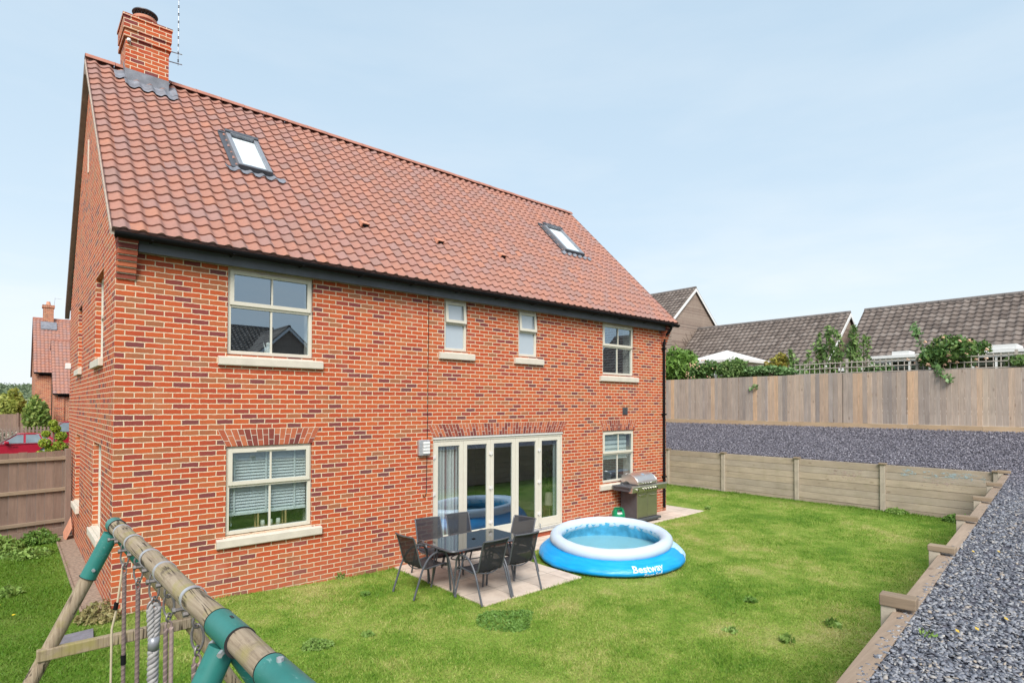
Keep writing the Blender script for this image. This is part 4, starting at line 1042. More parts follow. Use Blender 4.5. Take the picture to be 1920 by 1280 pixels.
def make_chair():
    r = empty('garden_chair', (0,0,0), '', 'chair', 'chairs round the patio table', local=True)
    def bez(P, n=8):    # Catmull-Rom smoothing
        P = [Vector(p) for p in P]; out = []
        for i in range(len(P)-1):
            a, b, c, d = P[max(i-1,0)], P[i], P[i+1], P[min(i+2,len(P)-1)]
            for k in range(n):
                t = k/n; out.append(.5*((2*b)+(c-a)*t+(2*a-5*b+4*c-d)*t*t+(-a+3*b-3*c+d)*t**3))
        return out+[P[-1]]
    prof = [(-.365,.905),(-.335,.86),(-.285,.70),(-.235,.52),(-.195,.435),(-.12,.405),(.05,.415),(.20,.43),(.26,.42),(.285,.385)]
    for sx_ in (-1, 1):
        x = sx_*.285
        MB().tube(bez([(x,-.375,0),(x,-.30,.20),(x,-.215,.42),(x,-.10,.575),(x,.03,.635),(x,.15,.625),(x,.225,.56),(x,.255,.42),(x,.285,.2),(x,.305,0)]), .0155, 8).build('leg_hoop', 'chair_tube', r, smooth='auto')
        MB().tube(bez([(sx_*.235,y,z) for y, z in prof], 5), .0125, 7).build('side_rail', 'chair_tube', r, smooth='auto')
    pp_ = bez([(0,y,z) for y, z in prof], 6)
    cut = next(i for i, p in enumerate(pp_) if p.z < .46)
    def sheet_(P, nm, sag):
        vs = []; fs = []; nw = 7
        for p in P:
            for k in range(nw):
                u = k/(nw-1)*2-1; s_ = (1-u*u)*sag
                vs.append((u*.232, p.y-(s_ if nm == 'backrest' else 0), p.z-(0 if nm == 'backrest' else s_)))
        for i in range(len(P)-1):
            for k in range(nw-1): a = i*nw+k; fs.append((a,a+1,a+nw+1,a+nw))
        MB().add(vs, fs).build(nm, 'sling_fabric', r, smooth=True)
    sheet_(pp_[:cut+1], 'backrest', .025); sheet_(pp_[cut:], 'seat', .018)
    MB().tube([(x, -.365-.03*(1-(x/.235)**2), .905) for x in np.linspace(-.235,.235,9)], .0135, 7).build('top_rail', 'chair_tube', r, smooth='auto')
    m = MB()
    m.tube([(x, -.16-.03*(1-(x/.28)**2), .47-.09*(1-(x/.28)**2)) for x in np.linspace(-.28,.28,9)], .009, 6)
    m.tube([(x, .23, .40-.03*(1-(x/.28)**2)) for x in np.linspace(-.28,.28,9)], .009, 6)
    m.build('stretcher', 'chair_tube', r, smooth='auto')
    return r
ch0 = make_chair()
spots = [((3.76, -1.60), -88, 'black mesh garden chair at the left end of the table, nearest the brick wall corner', ),
         ((4.27, -2.36), 1, 'black mesh chair on the lawn side of the table, the left one'),
         ((4.90, -2.35), -3, 'black mesh chair on the lawn side of the table, the one nearer the pool'),
         ((4.32, -1.10), 172, 'black mesh chair with its back to the brick wall beside the glass doors'),
         ((4.98, -1.08), 176, 'black mesh chair with its back to the striped curtain'),
         ((5.36, -1.82), 100, 'black mesh garden chair at the right end of the table, facing the left end')]
for i, ((x, y), a, lb) in enumerate(spots):
    x, y = far(x, y)
    if i == 0: ch0.location = (x, y, PZ); ch0.rotation_euler = (0,0,R(a)); ch0['label'] = lb
    else: dup(ch0, (x, y, PZ), R(a), lb)

# ------------------------------------------------------------------ paddling pool
PC = Vector((7.60, -2.10, PZ-.002)); KP = 1.033
pool = empty('paddling_pool', PC, 'round blue inflatable ring pool half full of water on the patio edge', 'pool')
prof = [(r*KP, z*1.02) for r, z in [(1.24,.004),(1.29,.02),(1.315,.055),(1.318,.095),(1.29,.15),(1.235,.205),(1.17,.255),(1.10,.295),(1.03,.325)]]
def ring_tilt(a): return -.075*math.cos(a-R(-141))          # the ring sags towards the lawn
def pool_r(a, z):
    for (r0, z0), (r1, z1) in zip(prof[:-1], prof[1:]):
        if z0 <= z <= z1: r = r0+(r1-r0)*(z-z0)/(z1-z0); break
    else: r = prof[-1][0] if z > .3 else prof[0][0]
    w = max(0, 1-abs(z-.12)/.28)
    r += w*(.008*math.sin(a*9+z*8)+.006*math.sin(a*23+2)+.05*max(0, math.cos(a+.42))**6)
    return r
def on_pool(a, z, off):           # point on the outer wall at angle a, nominal height z
    r = pool_r(a, z)+off*.8; zt2 = z*(1+ring_tilt(a)/.325); return (PC.x+r*math.cos(a), PC.y+r*math.sin(a), PC.z+zt2+off*.5)
n_ = 160; vs = []; fs = []; zz = [.004,.02,.045,.08,.11,.14,.17,.2,.23,.26,.295,.325]
for z in zz:
    for k in range(n_):
        a = 2*math.pi*k/n_; r = pool_r(a, z); vs.append(on_pool(a, z, 0))
for i in range(len(zz)-1):
    for k in range(n_): fs.append((i*n_+k, i*n_+(k+1)%n_, (i+1)*n_+(k+1)%n_, (i+1)*n_+k))
MB().add(vs, fs).build('pool_wall', 'pool_blue', pool, smooth=True)
vs = []; fs = []; m_ = 20
for k in range(n_):
    a = 2*math.pi*k/n_
    for j in range(m_):
        b = 2*math.pi*j/m_; rt_ = .112*(1+.012*math.sin(a*13)+.01*math.sin(a*29+1)); r = (1.0+rt_*math.cos(b))*KP
        vs.append((PC.x+r*math.cos(a), PC.y+r*math.sin(a), PC.z+.378+ring_tilt(a)+.006*math.sin(a*3)+rt_*math.sin(b)))
for k in range(n_):
    for j in range(m_): fs.append((k*m_+j, ((k+1)%n_)*m_+j, ((k+1)%n_)*m_+(j+1)%m_, k*m_+(j+1)%m_))
MB().add(vs, fs).build('air_ring', 'pool_ring', pool, smooth=True)
n2 = 220; vs = []; fs = []; pr = [(.915,.375),(.935,.33),(.98,.27),(1.05,.19),(1.10,.1),(1.08,.02),(.0,.015)]
for (r, z) in pr:
    for k in range(n2):
        a = 2*math.pi*k/n2; rr = r*(1+.006*math.sin(a*40)+.005*math.sin(a*17+z*30)); zz_ = z*(1+ring_tilt(a)/.375)+(.010*math.sin(a*34)+.012*math.sin(a*11) if z > .35 else 0)
        vs.append((PC.x+rr*math.cos(a), PC.y+rr*math.sin(a), PC.z+zz_))
for i in range(len(pr)-1):
    for k in range(n2): fs.append((i*n2+k, i*n2+(k+1)%n2, (i+1)*n2+(k+1)%n2, (i+1)*n2+k))
MB().add(vs, fs).build('liner', 'pool_liner', pool, smooth=True)
tag(MB().lathe([(1.08,.168),(.0,.168)], tuple(PC), 90).build('water', 'pool_water', pool, smooth=True))
def pool_text(body, size, ac, zb, off, lift, mat, name, xs=1.0):
    cu = bpy.data.curves.new('txt', 'FONT'); cu.body = body; cu.size = size; cu.align_x = 'CENTER'; cu.offset = off; cu.resolution_u = 3
    ob = bpy.data.objects.new('txt', cu); COL.objects.link(ob)
    dg = bpy.context.evaluated_depsgraph_get(); dg.update()
    me = bpy.data.meshes.new_from_object(ob.evaluated_get(dg))
    V = [tuple(v.co) for v in me.vertices]; Fc = [tuple(p.vertices) for p in me.polygons]
    bpy.data.objects.remove(ob); bpy.data.curves.remove(cu); bpy.data.meshes.remove(me)
    out = []
    for (x, y, _) in V:
        # wall length is measured along the sloping wall: about 0.8 of it is height
        out.append(on_pool(ac+x*xs/1.27, max(.006, zb+y*.74), lift))
    return MB().add(out, Fc).build(name, mat, pool)
TA = R(-112)
pool_text('Bestway', .215, TA, .115, .012, .003, 'print_pale', 'lettering', .82)
pool_text('Bestway', .215, TA, .115, .001, .006, 'print_white', 'lettering', .82)
pool_text('Fast Set', .13, TA+R(3), .022, .002, .004, 'print_white', 'lettering', .85)
vs = []; fs = []
for i in range(22):
    for j in range(9):
        a = R(-62)+R(38)*i/21; zt_ = .02+.30*j/8
        jag = .05*math.sin(j*2.1)+.03*math.sin(j*5.3)
        a2 = a+(jag if i == 0 else 0); vs.append(on_pool(a2, min(zt_, .33), .003))
for i in range(21):
    for j in range(8): a = i*9+j; fs.append((a, a+9, a+10, a+1))
MB().add(vs, fs).build('printed_panel', 'pool_print', pool, smooth=True)

# ------------------------------------------------------------------ gas barbecue and bottle
bx0, byf = 10.28, -.74; bx1 = 11.11
bq = empty('gas_barbecue', (10.7, -.55, PZ), 'stainless steel gas barbecue with a domed lid, side shelves and a row of knobs', 'barbecue')
z0 = PZ
MB().box(bx0-.03, bx1+.05, -.84, -.22, z0+.05, z0+.11).build('base_tray', 'charcoal_metal', bq, bevel=.01)
for x_ in (bx0+.06, bx1-.04):
    for y_ in (-.76, -.30): MB().tube([(x_-.012,y_,z0+.028),(x_+.012,y_,z0+.028)], .028, 12).build('castor', 'rubber', bq)
MB().box(bx0, bx1, byf+.014, -.25, z0+.112, z0+.80).build('cabinet', 'charcoal_metal', bq, bevel=.005)
for a, b in ((bx0+.005, (bx0+bx1)/2-.004), ((bx0+bx1)/2+.004, bx1-.005)):
    d_ = MB().box(a, b, byf-.008, byf+.012, z0+.12, z0+.765).build('door', 'brushed_steel', bq, bevel=.006)
    MB().tube([(a+.07,byf-.008,z0+.69),(a+.075,byf-.04,z0+.675),((a+b)/2,byf-.045,z0+.665),(b-.075,byf-.04,z0+.675),(b-.07,byf-.008,z0+.69)], .010, 8).build('handle', 'chrome', d_, smooth='auto')
pnl = MB().prism([(byf-.08, z0+.77), (byf-.105, z0+.90), (byf-.07, z0+.92), (byf+.02, z0+.92), (byf+.02, z0+.77)], 10.02, 11.42, 'yz').build('control_panel', 'brushed_steel', bq, bevel=.006)
MB().prism([(byf-.075, z0+.765), (byf-.10, z0+.905), (byf+.02, z0+.905), (byf+.02, z0+.765)], 9.985, 10.018, 'yz').build('panel_end', 'lid_steel', bq, bevel=.006)
for i, x_ in enumerate([10.16]+[10.42+.105*k for k in range(6)]):
    c_ = Vector((x_, byf-.095, z0+.838)); ax_ = Vector((0,-1,-.19)).normalized()
    k_ = MB().tube([c_, c_+ax_*.012, c_+ax_*.013, c_+ax_*.04], [.034,.034,.024,.021], 14).build('knob', 'chrome', bq, smooth='auto')
    MB().obox(c_+ax_*.046, Vector((.004,0,0)), ax_*.006, Vector((0,.19,-1)).normalized()*.018).build('grip', 'black_plastic', k_)
for a, b in ((9.92, bx0-.002), (bx1+.002, 11.42)):
    MB().box(a, b, byf-.06, -.26, z0+.885, z0+.918).build('side_shelf', 'charcoal_metal', bq, bevel=.006)
    MB().box(a+.03, b, byf-.02, -.28, z0+.80, z0+.884).build('shelf_bracket', 'charcoal_metal', bq)
MB().box(bx0+.002, bx1-.002, byf+.022, -.24, z0+.802, z0+.935).build('firebox', 'charcoal_metal', bq)
# curved lid
lp_ = [(-.76,.94),(-.765,1.0),(-.74,1.045),(-.66,1.12),(-.55,1.175),(-.45,1.195),(-.35,1.185),(-.28,1.14),(-.255,1.06),(-.25,.985)]
lid_poly = [(y, z0+z) for y, z in lp_]+[(-.33, z0+.96), (-.41, z0+1.0), (-.47, z0+.99), (-.52, z0+.94)]
ld = MB().prism(lid_poly, bx0+.005, bx0+.03, 'yz').prism(lid_poly, bx1-.03, bx1-.005, 'yz').prism([(y, z0+z) for y, z in lp_]+[(y+.012 if y < -.5 else y-.012, z0+z-.015) for y, z in lp_[::-1]], bx0+.0301, bx1-.0301, 'yz').build('lid', 'lid_steel', bq, smooth='auto', bevel=.006)
MB().tube([(bx0+.1,-.765,z0+1.0),(bx0+.11,-.805,z0+.995),((bx0+bx1)/2,-.815,z0+.985),(bx1-.11,-.805,z0+.995),(bx1-.1,-.765,z0+1.0)], .013, 8).build('lid_handle', 'chrome', ld, smooth='auto')
MB().obox(((bx0+bx1)/2, -.61, z0+1.152), (.06,0,0), (0,.03,.02), (0,-.003,.005)).build('thermometer', 'chrome', ld)
bq.location += Vector((.22, .165, 0))
gb = empty('gas_bottle', (9.50, -.80, PZ), 'green topped gas bottle on the patio between the pool and the barbecue', 'gas bottle')
MB().lathe([(.0,.005),(.13,.005),(.15,.03),(.152,.28),(.15,.31),(.135,.36),(.11,.395)], (9.50,-.80,PZ), 28).build('cylinder', 'gas_label', gb, smooth='auto')
vs = []; fs = []; nn = 40                       # shroud with a cut hand hole
for k in range(nn):
    a = 2*math.pi*k/nn; hole_ = abs(((a-R(-128)+math.pi) % (2*math.pi))-math.pi) < R(30)
    for (r, z) in ((.156,.285),(.154,.33),(.142,.385 if not hole_ else .36),(.125,.44 if not hole_ else .365),(.10,.475 if not hole_ else .37)):
        vs.append((9.50+r*math.cos(a), -.80+r*math.sin(a), PZ+z))
for k in range(nn):
    for j in range(4): fs.append((k*5+j, ((k+1)%nn)*5+j, ((k+1)%nn)*5+j+1, k*5+j+1))
MB().add(vs, fs).lathe([(.11,.462),(.115,.478),(.10,.482),(.09,.47),(.11,.462)], (9.50,-.80,PZ), 30).build('shroud', 'gas_green', gb, smooth='auto')
MB().tube([(9.5,-.8,PZ+.39),(9.5,-.8,PZ+.45)], .02, 10).tube([(9.5,-.8,PZ+.43),(9.56,-.8,PZ+.44)], .012, 8).build('valve', 'steel', gb)

gb.location += Vector((.21, .165, 0))
# ------------------------------------------------------------------ retaining walls
WX = 16.55; WT = 1.19
rw = empty('retaining_wall', (WX, -2.2, -.05), 'waist high timber sleeper retaining wall at the far end of the lawn, with faint chalk scribbles', 'retaining wall')
py_ = [4.75, 2.55, .45, -1.88, -4.10, -6.45]
for a, b in zip(py_[:-1], py_[1:]):
    m = MB()
    for k in range(7):
        j = random.uniform(-.004, .004); m.box(WX+j, WX+.075+j, b+.062, a-.062, -.13+k*.189+.003, -.13+(k+1)*.189-.004)
    m.build('sleeper_panel', 'sleeper', rw, bevel=.004)
for y_ in py_:
    p_ = MB().box(WX-.05, WX+.07, y_-.06, y_+.06, -.15, WT+.01).build('post', 'concrete_post', rw, bevel=.006)
    MB().box(WX-.085, WX+.085, y_-.085, y_+.085, WT+.012, WT+.046).build('post_cap', 'cap_wood', p_, bevel=.005)
def smudge(mat, y0, y1, z0, z1):
    MB().add([(WX-.0065, y0, z0), (WX-.0065, y1, z0), (WX-.0065, y1, z1), (WX-.0065, y0, z1)], [(0,1,2,3)]).build('chalk_mark', mat, rw)
smudge('chalk_blue', -4.42, -4.86, .93, 1.14); smudge('chalk_blue', -5.0, -6.25, .93, 1.12); smudge('chalk_pink', -4.9, -5.9, .72, .925); smudge('chalk_pink', -2.65, -3.75, .70, 1.02)
# southern wall under the slate, its top timber and the cross caps
sw = empty('retaining_wall', (6, ysouth(6), -.05), 'timber topped retaining wall beside the slate with chunky cross caps on its posts', 'retaining wall')
dx = Vector((1, SLOPE, 0)).normalized(); dn = Vector((SLOPE, -1, 0)).normalized()       # along, and away from the lawn
def SP(x, o, z): return Vector((x, ysouth(x), z))+dn*o
def sbar(m, xa, xb, o0, o1, za, zb): return m.obox((SP((xa+xb)/2, (o0+o1)/2, (za+zb)/2)), dx*((xb-xa)/2/dx.x), dn*(o1-o0)/2, Vector((0,0,(zb-za)/2)))
posts = [-7.1, -4.85, -2.6, -.35, 1.88, 4.11, 6.38, 8.64, 10.83, 13.2, 16.02]
for a, b in zip(posts[:-1], posts[1:]):
    m = MB()
    for k in range(7): sbar(m, a+.004, b-.004, 0, .075, -.1+k*.185+.003, -.1+(k+1)*.185-.004)
    m.build('sleeper_panel', 'sleeper_top', sw, bevel=.004)
m = MB()
for a, b in zip(posts[:-1], posts[1:]): sbar(m, a+.002, b-.002, -.02, .105, WT+.002, WT+.014)
m.build('top_board', 'sleeper_top', sw, bevel=.003)
for i, x_ in enumerate(posts):
    m = MB(); sbar(m, x_-.05, x_+.05, -.10, -.001, -.15, 1.236); p_ = m.build('post', 'concrete_post', sw, bevel=.005)
    m = MB(); tw2 = [.02,-.03,.03,-.02,.02,-.02,.05,-.04,.03,-.05,.02][i]
    hh_ = .042 if 3 < x_ < 5 else .030; c_ = SP(x_, .01, 1.237+hh_); ax2 = (dx+dn*tw2).normalized(); an2 = Vector((ax2.y, -ax2.x, 0)); s2 = 1.0
    m.obox(c_, ax2*.062*s2, an2*.118*s2, Vector((0,0,hh_)))
    m.build('cross_cap', 'cap_wood', p_, bevel=.007)

# ------------------------------------------------------------------ boundary fence on the bank
FX = 20.0
fn = empty('board_fence', (FX, -1, 2.03), 'tall pale vertical board fence along the top of the slate bank', 'fence')
y_ = 9.0; pan = 0; top = 3.845
edges = [9.0]
while edges[-1] > -9.5: edges.append(edges[-1]-1.83)
for a, b in zip(edges[:-1], edges[1:]):
    m = MB(); y_ = a; tz = top+random.uniform(-.012, .012)
    while y_ > b+.02:
        w_ = random.choice((.12,.135,.145,.15)); y2 = max(b+.002, y_-w_)
        x_ = FX+random.uniform(-.004, .004); m.obox((x_, (y_+y2)/2, (2.19+tz)/2+random.uniform(-.004,.004)), (.008,0,0), (.009,(y_-y2)/2-.0012,0), (0,0,(tz-2.19)/2)); y_ = y2
    m.build('board_panel', 'fence_wood', fn)
    MB().box(FX-.024, FX+.0, b+.003, a-.003, 2.0, 2.185).build('gravel_board', 'gravel_board', fn, bevel=.003)
m = MB()
for z_ in (2.5, 3.1, 3.7): m.box(FX+.014, FX+.07, -9.5, 9, z_, z_+.07)
m.build('rail', 'old_rail', fn)
# trellis behind it
tr_ = empty('garden_trellis', (20.25, -3.4, 2.03), 'square wooden trellis standing just behind the board fence', 'trellis')
m = MB(); y_ = -.3
while y_ > -8.5: m.box(20.25, 20.264, y_-.022, y_, 3.3, 4.27+.02*math.sin(y_*2)); y_ -= .168
m.build('upright', 'trellis_wood', tr_)
m = MB()
for z_ in (3.86, 4.04, 4.21): m.box(20.232, 20.2495, -8.5, -.3, z_, z_+.028)
m.build('rail', 'trellis_wood', tr_)
for y_ in (-2.0, -4.0, -6.35): MB().box(20.27, 20.34, y_-.035, y_+.035, 2.02, 4.36).build('post', 'trellis_wood', tr_)
m = MB(); y_ = 2.1
del m, y_
# ------------------------------------------------------------------ swing frame and ropes
B0, B1 = Vector((-.562, -5.0, 2.08)), Vector((-.487, -7.93, 2.08)); BR = .039
def BP(y, dz=0, dx_=0): t_ = (y-B0.y)/(B1.y-B0.y); p = B0.lerp(B1, t_); return Vector((p.x+dx_, p.y, p.z+dz))
sf = empty('garden_swing', (-.52, -6.4, -.03), 'weathered round timber swing frame with green metal sleeves in the foreground', 'swing frame')
MB().tube([BP(y)+Vector((.002*math.sin(y*5), 0, .002*math.cos(y*7))) for y in np.linspace(-5.15, -7.82, 24)], BR, 28).build('beam', 'pole_wood', sf, smooth='auto')
def sleeve(ya, yb, r=.0435, cap=True):
    pts = [BP(ya), BP(ya-.004 if yb < ya else ya), BP(yb), BP(yb-.0005)]
    m = MB(); n_ = 28; P = [BP(ya), BP(yb)]
    m.tube(P, r, n_, cap=cap); return m.build('sleeve', 'green_sleeve', sf, smooth='auto', bevel=.002)
sleeve(-5.11, -5.22); sl2 = sleeve(-7.10, -7.30, .0445); sl3 = sleeve(-7.54, -7.80, .0445)
for ya_, yb_ in ((-7.099,-7.0975), (-7.3005,-7.302), (-7.539,-7.5375), (-5.2205,-5.2225)): MB().tube([BP(ya_), BP(yb_)], .0455, 24).build('sleeve_rim', 'rubber', sf, smooth='auto')
def leg(top, foot, r, sl):
    top, foot = Vector(top), Vector(foot); d = (foot-top).normalized(); L = (foot-top).length
    lg = MB().tube([top+d*L*t_ for t_ in np.linspace(.01, 1, 10)], r, 20).build('leg', 'leg_wood', sf, smooth='auto')
    MB().tube([top, top+d*sl], r+.006, 22).build('leg_sleeve', 'green_sleeve', lg, smooth='auto')
    MB().tube([top+d*sl, top+d*(sl+.003)], r+.0085, 20).build('sleeve_rim', 'rubber', lg)
    bo = top+d*(sl-.05)+Vector((-.0,-r-.004,0)); MB().tube([bo, bo+Vector((0,-.014,0))], .009, 6).build('bolt', 'galvanised', lg)
    return lg
for yy, fy_ in ((-5.165, -5.0), (-7.2, -7.3)):
    leg(BP(yy, -.04, -.02), (-1.53, fy_, -.06), .034, .25 if yy > -6 else .62); leg(BP(yy, -.04, .02), (.72, fy_, -.08), .034, .22 if yy > -6 else .62)
leg(BP(-7.68, -.04, -.02), (-1.45, -7.5, -.06), .034, .62); leg(BP(-7.68, -.04, .02), (.72, -7.5, -.08), .034, .62)
MB().bar((-.895,-5.14,1.44), (-.17,-5.14,1.44), .04, .062).build('cross_brace', 'leg_wood', sf, bevel=.006)
for p in (BP(-7.26, -.03, -.036), BP(-7.27, -.045, .01), BP(-7.14, -.04, -.028)): MB().tube([p, p+Vector((-.012,-.012,-.004))], .009, 6).build('bolt', 'galvanised', sf)
MB().tube([BP(-7.60, .043), BP(-7.60, .054)], .009, 6).build('bolt', 'galvanised', sf)
MB().obox(BP(-7.2, .0447, .006), (.004,0,0), (0,.012,0), (0,0,.0012)).build('slot', 'rubber', sf)
RY_ = [-5.45, -5.81, -6.16, -6.43, -6.85]
BY_ = [-5.38, -5.70, -6.08, -6.355, -6.79]
for y_ in BY_:
    c_ = BP(y_); n_ = 28; vs = []; fs = []
    for yy in (y_-.011, y_+.011):
        for rr in (BR+.0045, BR+.001):
            for k in range(n_):
                a = 2*math.pi*k/n_; p = BP(yy); vs.append((p.x+rr*math.cos(a), p.y, p.z+rr*math.sin(a)))
    for k in range(n_):
        k2 = (k+1) % n_; fs += [(k,k2,n_+k2,n_+k), (2*n_+k,2*n_+k2,3*n_+k2,3*n_+k), (k,k2,2*n_+k2,2*n_+k), (n_+k,n_+k2,3*n_+k2,3*n_+k)]
    MB().add(vs, fs).build('clamp_band', 'galvanised', sf, smooth='auto')
    q_ = BP(y_, -.03, -.03); MB().tube([q_+Vector((-.03,0,0)), q_+Vector((.03,0,0))], .0065, 8).tube([q_+Vector((-.036,0,0)), q_+Vector((-.026,0,0))], .011, 6).build('clamp_bolt', 'rusty_steel', sf)
def oval(m, c, rx, rz, r, plane=0, n=18):
    ax_ = Vector((math.cos(plane), math.sin(plane), 0)); m.tube([Vector(c)+ax_*rx*math.cos(2*math.pi*k/n)+Vector((0,0,rz*math.sin(2*math.pi*k/n))) for k in range(n)], r, 7, closed=True); return m
def twist(m, a, b, R_, r, turns, n=3, seg=10, seglen=90):
    a, b = Vector(a), Vector(b); d = (b-a).normalized(); x = d.cross(Vector((0,1,0))).normalized(); y = d.cross(x)
    ns_ = int(max(seglen, turns*9))
    for k in range(n):
        m.tube([a+(b-a)*i/ns_+(x*math.cos(2*math.pi*(turns*i/ns_+k/n))+y*math.sin(2*math.pi*(turns*i/ns_+k/n)))*R_ for i in range(ns_+1)], r, 6)
    return m
rl = [('thin brown twisted swing rope hooked nearest the far end of the swing beam', 1), ('thin brown twisted swing rope second from the far end of the swing beam', 1),
      ('thick grey twisted climbing rope with a wrapped loop hanging from the swing beam', 0), ('doubled brown swing rope hanging just in front of the thick grey rope', 2),
      ('short looking doubled brown swing rope hanging next to the near green sleeve', 2)]
for i, (y_, (lb, kd)) in enumerate(zip(RY_, rl)):
    top = BP(y_, -.043); nm = 'climbing_rope' if kd == 0 else 'swing_rope'
    rp = empty(nm, top, lb, 'rope', None if kd == 0 else 'swing ropes hooked to the beam')
    m = MB().tube([top+Vector((-.04,0,.012)), top+Vector((.04,0,.006))], .006, 7).tube([top+Vector((-.046,0,.012)), top+Vector((-.03,0,.012))], .010, 6); oval(m, top+Vector((0,0,-.02)), .018, .022, .0045, .4); m.build('hook', 'rusty_steel', rp, smooth='auto')
    m = MB(); oval(m, top+Vector((0,0,-.075)), .021, .045, .0045, -.7); oval(m, top+Vector((0,0,-.122)), .014, .016, .004, .8); m.build('carabiner', 'rusty_steel', rp, smooth='auto')
    a = top+Vector((0,0,-.135)); 
    if kd == 0:
        m = MB(); oval(m, a+Vector((0,0,-.012)), .024, .026, .005, .2); m.build('ring', 'rusty_steel', rp, smooth='auto')
        m = MB(); twist(m, a+Vector((-.014,0,-.02)), a+Vector((-.004,0,-.2)), .008, .0085, 3, seglen=40); twist(m, a+Vector((.014,0,-.02)), a+Vector((.004,0,-.2)), .008, .0085, 3, seglen=40)
        oval(m, a+Vector((0,0,-.03)), .017, .026, .010, .3); twist(m, a+Vector((0,0,-.2)), a+Vector((-.01,.02,-1.35)), .0115, .0125, 17); m.build('rope', 'rope_grey', rp, smooth=True)
        MB().tube([a+Vector((.002,0,-.145)), a+Vector((0,0,-.20))], .022, 12).build('whipping', 'grey_metal', rp, smooth=True)
    elif kd == 1:
        m = MB(); oval(m, a+Vector((0,0,-.012)), .009, .016, .004, .3); twist(m, a+Vector((0,0,-.02)), a+Vector((0,0,-1.25)), .0048, .0058, 46); m.build('rope', 'rope_brown', rp, smooth=True)
        MB().tube([a+Vector((0,0,-.45-.2*i)), a+Vector((0,0,-.50-.2*i))], .0125, 10).build('toggle', 'black_plastic', rp, smooth='auto')
    else:
        m = MB()
        for sx_ in (-1, 1): twist(m, a+Vector((sx_*.010,0,-.03)), a+Vector((sx_*.007,0,-1.2)), .0042, .005, 46)
        oval(m, a+Vector((0,0,-.02)), .011, .018, .0045, .2); m.build('rope', 'rope_brown', rp, smooth=True)
t0 = BP(-5.42, -.13); cr = empty('thin_cord', t0, 'thin tan cord with a black toggle slanting down beside the farthest swing rope', 'cord')
MB().tube([t0+Vector((.0,.0,.0)), t0+Vector((-.012,0,-.12)), t0+Vector((-.03,.0,-.27)), t0+Vector((-.048,0,-.36)), t0+Vector((-.052,0,-1.3))], .0055, 7).build('cord', 'cord_tan', cr, smooth='auto')
MB().tube([t0+Vector((-.028,0,-.225)), t0+Vector((-.034,0,-.262))], .011, 8).build('toggle', 'black_plastic', cr)

# ------------------------------------------------------------------ left boundary: close board fence seen from the rail side
fa, fb = Vector((-.03, 6.30, .1)), Vector((-6.5, 5.02, .1)); fd = (fb-fa).normalized(); fnrm = Vector((-fd.y, fd.x, 0))
if fnrm.y > 0: fnrm = -fnrm                   # towards the garden
lf = empty('board_fence', (-3, 5.7, 0), 'brown timber fence on the left with three rails, meeting the house gable', 'fence')
m = MB(); L = (fb-fa).length; s_ = 0
while s_ < L:
    w_ = .145; c_ = fa+fd*(s_+w_/2); jz = random.uniform(-.008, .008); c_.z = .98+jz
    m.obox(c_, fd*(w_/2-.0015)+fnrm*.006, fnrm*.008, Vector((0,0,.80))); s_ += w_
m.build('board_panel', 'old_fence', lf)
for z_ in (1.63, .98, .33):
    c_ = fa+fd*L/2+fnrm*.036; c_.z = z_; MB().obox(c_, fd*L/2, fnrm*.026, Vector((0,0,.036))).build('rail', 'old_rail', lf, bevel=.006)
for s_ in (.06, 1.9, 3.8, 5.7):
    c_ = fa+fd*s_+fnrm*.02; c_.z = .86; MB().obox(c_, fd*.05, fnrm*.05, Vector((0,0,.96))).build('post', 'old_fence', lf, bevel=.005)
c_ = fa+fd*L/2+fnrm*.02; c_.z = .10; MB().obox(c_, fd*L/2, fnrm*.02, Vector((0,0,.08))).build('gravel_board', 'old_fence', lf)
tl = MB().obox((-.10, 5.85, .17), (.012,0,.03), (0,.16,.10), (.05,-.02,.13)); tag(tl.build('clay_tile', 'terracotta', None, origin=(-.1,5.85,0)), 'loose red clay tile leaning at the foot of the gable wall by the fence post', 'tile')
mt = MB().prism([(-.70,-.86),(-.25,-.78),(-.22,-.42),(-.66,-.48)], -.02, .035, 'xy'); tag(mt.build('rubber_mat', 'grid_plastic', None, origin=(-.45,-.6,0)), 'flat grey textured mat lying in the grass behind the swing leg', 'mat')

